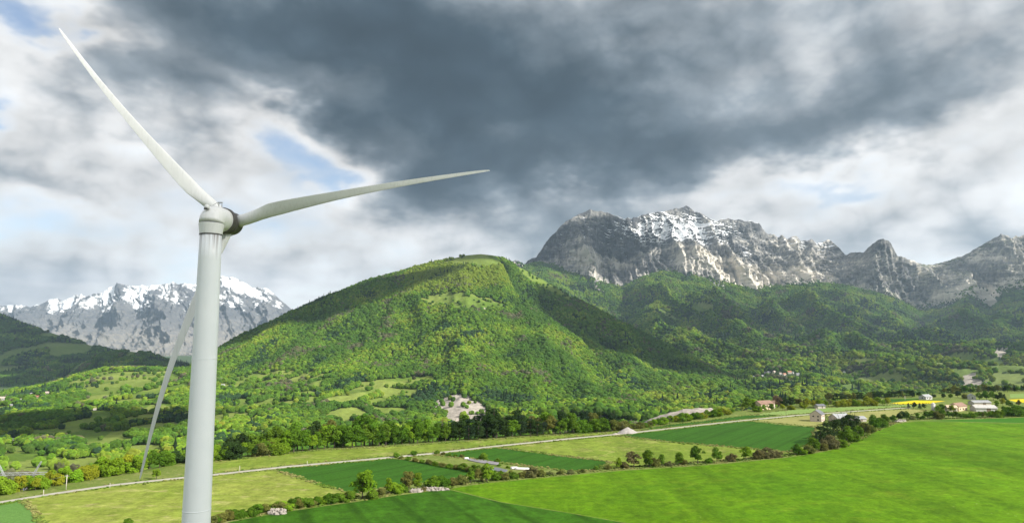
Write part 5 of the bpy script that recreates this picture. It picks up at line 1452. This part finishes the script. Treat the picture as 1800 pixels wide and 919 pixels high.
for a in (
    (1476, 739, 12, 8, 2.4, 4.8, .35, STONE, GREY, 'grey gabled barn beside the dark pines below the pink house', 'barn'),
    (1508, 740, 9, 6, 2.0, 3.4, .2, STONE, GREY, 'pale low shed half hidden behind the dark pines', 'shed'),
    (1684, 721, 15, 9, 4.4, 7.0, .55, BEIGE, TILE, 'beige farmhouse left of the big white barn', 'house'),
    (1672, 722.5, 8, 7, 3.6, 5.4, -.2, CREAM, BEIGE, 'small cream annex at the left of the beige farmhouse', 'house'),
    (1729, 722, 18, 11, 3.2, 5.4, -.15, WHITE, PALER, 'big barn with a wide pale roof among the farm trees', 'barn'),
    (1722, 711, 18, 9, 2.6, 4.4, .05, STONE, GREY, 'long grey-roofed hangar behind the big white barn', 'barn'),
    (1708, 701.5, 8, 6.5, 3.8, 6.0, 1.2, WHITE, GREY, 'white gabled house behind the farm, among trees', 'house'),
    (1627, 701.5, 12, 8, 3.0, 5.4, .5, WHITE, GREY, 'white house with grey roof behind the yellow rape field', 'house'),
    (1342, 718.5, 13, 9, 4.5, 6.8, .4, BEIGE, TILE, 'beige hamlet house between conical green trees', 'house'),
    (1353, 716.5, 8, 7, 4.0, 6.0, -.5, CREAM, BRN, 'small cream house right of the hamlet house', 'house'),
    (1441, 717.2, 7, 5, 2.2, 3.4, .2, STONE, SLATE, 'tiny dark hut in front of the yellow-green row', 'shed'),
):
    px_, py_, L, Wd, e, r, rot, wl, rf, lb, ct = a
    if px_ > 1600: L, Wd, e, r = L * .86, Wd * .86, e * .86, r * .86
    nw = max(2, int(L // 4))
    wins = [] if ct in ('shed', 'barn') else [('front', -L / 2 + L * (i + .5) / nw, 3.0 if e > 4 else 1.7, 1.1, 1.2) for i in range(nw)] + [('left', 0, 2.8 if e > 4 else 1.7, 1.0, 1.2), ('right', 0, 2.8 if e > 4 else 1.7, 1.0, 1.2)]
    house('barn' if ct == 'barn' else ('shed' if ct == 'shed' else 'house'), on_land(px_, py_), L, Wd, e, r, rot, wl, rf, lb, ct, None, wins, ('front', L * .1, 1.3 if ct != 'house' else 1.0, 3.0 if ct == 'barn' else 1.1, 2.6 if ct == 'barn' else 2.0))
# silo
t = empty('silo', on_land(1641, 721)); tag(t, 'slim white silo left of the farm, behind the hedge', 'silo')
sb = MB(); ring = lambda r, z: [np.array((r * math.cos(k * math.pi / 8), r * math.sin(k * math.pi / 8), z)) for k in range(16)]
sb.rings([ring(1.5, -1), ring(1.5, 5.2)]).build('cylinder_wall', wall_mat(WHITE), t, smooth=True)
MB().rings([ring(1.58, 5.15), ring(1.58, 5.3), ring(.2, 6.3), ring(.15, 6.5)]).build('cap', wall_mat(PALER), t)
# far villages
def village(G, lst, name_fmt, group):
    for k, (px_, py_, L, rot, wl, rf, lb) in enumerate(lst):
        p_ = on_sheet(G, px_, py_)
        L = L * .62
        house('house', p_, L, L * .7, L * .42, L * .68, rot, wl, rf, lb, 'house', group, [('front', -L * .25, L * .24, L * .1, L * .12), ('front', L * .2, L * .24, L * .1, L * .12), ('right', 0, L * .24, L * .1, L * .12)], None, None, .6)
village(FOOT, FARHOUSES, None, 'village on the foothills') if False else None
for G_, lst, grp in ((FOOT, FAR_EAST, 'houses of the foothill village'), (HILL, FAR_WEST, 'houses of the valley village')):
    village(G_, lst, None, grp)

# ------------------------------------------------------------------ overhead line: lattice pylon and poles
M_steel = plain('galvanised_steel', (.34, .36, .37), 0.75, 0.15, 0.5, 0.1)
def lattice(mb, A0, A1, w0, w1, n, r=.13):
    """square truss from A0 to A1, width w0 -> w1"""
    A0 = np.array(A0, float); A1 = np.array(A1, float); t = (A1 - A0) / np.linalg.norm(A1 - A0)
    u = np.cross(t, (0, 1, 0)); u /= np.linalg.norm(u); v = np.cross(t, u)
    def corner(k, i):
        w = (w0 + (w1 - w0) * i / n) / 2; s = ((-1, -1), (1, -1), (1, 1), (-1, 1))[k]
        return A0 + (A1 - A0) * i / n + u * w * s[0] + v * w * s[1]
    for k in range(4):
        mb.bar(corner(k, 0), corner(k, n), r, r, 4)
        for i in range(n):
            a_, b_ = (k, (k + 1) % 4) if i % 2 else ((k + 1) % 4, k)
            mb.bar(corner(a_, i), corner(b_, i + 1), r * .65, r * .65, 4)
    return mb
def pylon():
    Y = 430.0
    c = at(33, 832, Y); bz = c[2]
    gz = float(zt(c[0], c[1])); gz = min(gz, bz - 24)
    t = empty('pylon', (c[0], c[1], gz), 0.12); tag(t, 'steel lattice power pylon rising behind the thicket at the left edge', 'pylon')
    H = bz - gz; wz = H - 15.5
    lattice(MB(), (0, 0, -3), (0, 0, wz), 6.5, 1.8, 9, .1).build('body', M_steel, t)
    for s in (-1, 1):
        lattice(MB(), (s * .8, 0, wz), (s * 12.4, 0, H + 7.2), 1.5, .5, 10, .085).build('arm', M_steel, t)
    lattice(MB(), (-19.5, 0, H), (19.5, 0, H), 1.3, 1.3, 18, .08).build('crossbeam', M_steel, t)
    for x in (-18.5, 0, 18.5):
        ins = MB().bar((x, 0, H - .6), (x, 0, H - 4.2), .16, .16, 6).build('insulator', M_glass, t)
pylon()
M_pole = plain('pole_wood', (.46, .43, .38), 0.9, 0.15, 1.0)
def pole(px_, py_, hpx, label, arm=True, name='utility_pole', r=.16, mat=None):
    p_ = np.array(on_land(px_, py_)); h = hpx * p_[1] / FPX
    t = empty(name, p_); tag(t, label, 'pole' if arm else 'post')
    MB().bar((0, 0, -.6), (0, 0, h), r, r * .75, 8).build('shaft', mat or M_pole, t, smooth=True)
    if arm:
        MB().box((0, 0, h - .5), (1.6, .12, .14)).build('crossarm', mat or M_pole, t)
        for x in (-.7, 0, .7): MB().bar((x, 0, h - .43), (x, 0, h - .18), .06, .05, 6).build('insulator', M_glass, t)
    else: MB().bar((0, 0, h), (0, 0, h + .12), r * .75, r * .3, 8).build('cap', mat or M_pole, t)
    return p_ + np.array([0, 0, h - .2])
w0 = pole(116, 860, 25, 'pale utility pole standing in the yellow-green thicket on the left')
pole(76, 873, 12, 'short pale post at the roadside below the pylon', False, 'road_post', .12)
pole(193, 857, 8, 'small grey post by the road where the blade tip points', False, 'road_post', .12)
pole(421, 831, 12, 'thin pale post by the road just right of the tower', False, 'road_post', .12)
pole(540, 816, 6, 'small post on the road edge above the crop field', False, 'road_post', .12)
pole(1382, 731, 13, 'thin dark utility pole in the light field left of the house', True, 'utility_pole', .14, M_wood)
pole(1591, 703, 7, 'far pale utility pole beside the yellow rape field', True, 'utility_pole', .2)
w1 = at(-60, 862, 300.0)
mb = MB(); N_ = 12
for i in range(N_):
    f0, f1 = i / N_, (i + 1) / N_
    a_ = w0 + (w1 - w0) * f0 - np.array([0, 0, 4 * 1.6 * f0 * (1 - f0)]); b_ = w0 + (w1 - w0) * f1 - np.array([0, 0, 4 * 1.6 * f1 * (1 - f1)])
    mb.bar(a_, b_, .035, .035, 4)
tag(mb.build('power_cable', M_steel), 'thin cable sagging left from the utility pole in the thicket', 'cable')

# ------------------------------------------------------------------ heaps, stones, yard
M_stone = plain('field_stone', (.29, .26, .23), 0.95, 0.3, 1.5)
ICO1 = ico(1)
def stone_pile(px_, py_, Lm, Wm, Hm, n, rot, label):
    t = empty('stone_pile', on_land(px_, py_), rot); tag(t, label, 'stone pile')
    V, F = ICO2
    k = fbm(V[:, 0] * 2 + px_, V[:, 1] * 2, V[:, 2] * 2, o=3)
    B = V * (1 + .3 * k)[:, None] * np.array([Lm / 2, Wm / 2, Hm * .75]); B[:, 2] = np.maximum(B[:, 2], -.3)
    obj('rubble', mesh_np('rubble', B, F, M_stone, False), t)
    mb = MB(); rs = np.random.default_rng(int(px_))
    V1, F1 = ICO1
    for i in range(n):
        a_ = rs.uniform(0, 6.28); q_ = rs.uniform(0, 1) ** .6; s = rs.uniform(.22, .62)
        x, y = q_ * Lm / 2 * math.cos(a_), q_ * Wm / 2 * math.sin(a_); z = Hm * .75 * math.sqrt(max(0, 1 - q_ * q_)) + s * .25
        mb.add(V1 * s * rs.uniform(.6, 1.3, 3) * (1 + rs.normal(0, .12, (len(V1), 1))) + np.array((x, y, z)), F1)
    tag(mb.build('stones', M_stone, t), kind='stuff')
stone_pile(758, 861, 14, 2.6, .9, 90, .12, 'long pale stone pile along the hedge at the edge of the dark crop')
stone_pile(731, 864, 5, 2.2, .8, 40, .2, 'short grey stone pile just left of the long pale one')
stone_pile(487, 902, 6.0, 3.2, 1.4, 60, .1, 'pinkish stone pile in the low hedge right of the tower')
stone_pile(1583, 740.5, 12, 3.5, 1.4, 60, .5, 'low stone pile at the far corner of the bright field')
def mound(name, px_, py_, Lm, Wm, Hm, rot, mat, label, cat):
    V, F = ICO5
    x, y = V[:, 0], V[:, 1]
    r = np.hypot(x, y)
    z = np.maximum(0, V[:, 2])
    z = np.where(V[:, 2] > 0, Hm * (1 - r) ** .9, -.4)
    B = np.column_stack([x * Lm / 2, y * Wm / 2, z + .12 * Hm * fbm(x * 4 + px_, y * 4, 0, o=4) * (V[:, 2] > 0)])
    o = obj(name, mesh_np(name, B, F, mat, True), None, on_land(px_, py_), rot); tag(o, label, cat)
mound('gravel_heap', 1103, 760.5, 13.5, 8.5, 3.6, .3, plain('heap_gravel', (.29, .27, .255), .95, .2, .6), 'grey gravel heap beside the road at the end of the belt', 'gravel heap')
mound('gravel_heap', 1082, 763.0, 6, 3, .9, .3, plain('heap_sand', (.31, .28, .25), .95, .2, .6), 'small flat sand heap left of the grey gravel heap', 'gravel heap')
# paved yard with two sheets in the scrub patch
M_yard = plain('worn_tarmac', (.20, .19, .205), 0.85, 0.2, .25); M_yard2 = plain('grey_sheeting', (.135, .145, .165), 0.55, 0.2, .25)
def slab(name, pts, mat, th=.12):
    P = [np.array(on_land(*p_)) for p_ in pts]; n = len(P)
    c = sum(P) / n; V = [(q_[0], q_[1], max(q_[2], c[2] - .3) + th) for q_ in P] + [(q_[0], q_[1], q_[2] - .5) for q_ in P]
    mb = MB().add(V, [tuple(range(n))[::-1], tuple(range(n, 2 * n))] + [(k, (k + 1) % n, n + (k + 1) % n, n + k) for k in range(n)])
    o = mb.build(name, mat); tag(o, kind='structure'); return o
slab('paved_yard', [(819, 805.5), (845, 807.5), (878, 813.2), (874, 817.2), (846, 813.5), (826, 809.5)], M_yard, .25)
slab('paved_yard', [(858, 820), (876, 822.2), (893, 826.2), (888, 829.5), (864, 826.5)], M_yard2, .25)
M_white_sheet = plain('white_sheeting', (.60, .59, .57), 0.6, 0.08, .5)
def covered_stack(px_, py_, Lm, Wm, Hm, rot, label):
    t = empty('covered_stack', on_land(px_, py_), rot); tag(t, label, 'covered stack')
    R = []
    for i, x in enumerate(np.linspace(-Lm / 2, Lm / 2, 9)):
        k = .75 if i in (0, 8) else 1.0
        R.append([np.array((x, Wm / 2 * k * math.cos(a_), Hm * k * (math.sin(a_) ** .8 if math.sin(a_) > 0 else 0) * random.uniform(.92, 1.05) - .1)) for a_ in np.linspace(0, math.pi, 9)])
    MB().rings(R).build('sheet', M_white_sheet, t, smooth=True)
    mb = MB()
    for x in (-Lm * .3, 0, Lm * .3): mb.box((x, -Wm / 2 - .1, .1), (.7, .35, .25))
    MB().box((0, -Wm / 2 - .1, .08), (Lm * .8, .3, .25)).build('weight_beam', M_wood, t)
covered_stack(918, 824.5, 6.6, 2.6, 1.0, -.25, 'long white sheeted stack at the edge of the scrub patch')
covered_stack(904, 823.2, 3.2, 2.2, 1.1, .3, 'small white sheeted heap left of the long sheeted stack')
covered_stack(820, 806.2, 2.2, 1.8, 1.0, .1, 'single white sheeted pallet at the corner of the paved yard')
# bare earth bank beyond the belt
def earth_bank():
    cols = np.arange(1128, 1268, 2.0)
    tp = np.interp(cols, [1128, 1140, 1160, 1185, 1200, 1225, 1250, 1268], [744, 736, 729.5, 723, 719, 716.5, 717, 724])
    b0 = at(cols, tp + 26, 610); m0 = at(cols, tp + 5, 660); r0 = at(cols, tp, 690); k0 = r0.copy(); k0[:, 1] += 60; k0[:, 2] -= 30
    G = []
    for a_, b_, n in ((b0, m0, 10), (m0, r0, 10), (r0, k0, 8)):
        for j in range(n): G.append(a_ + (b_ - a_) * j / n)
    G.append(k0); G = np.array(G)
    G[..., 2] += 1.3 * fbm(G[..., 0] / 8, G[..., 1] / 12, o=4) + 1.2 * ridged(G[..., 0] / 14, G[..., 1] / 40, o=3) - .6
    wd = np.zeros(G.shape[:2])
    sheet('earth_bank', G, M_hill, {'wood': wd, 'earth': wd + 1.0, 'fieldtint': wd + .5})
earth_bank()
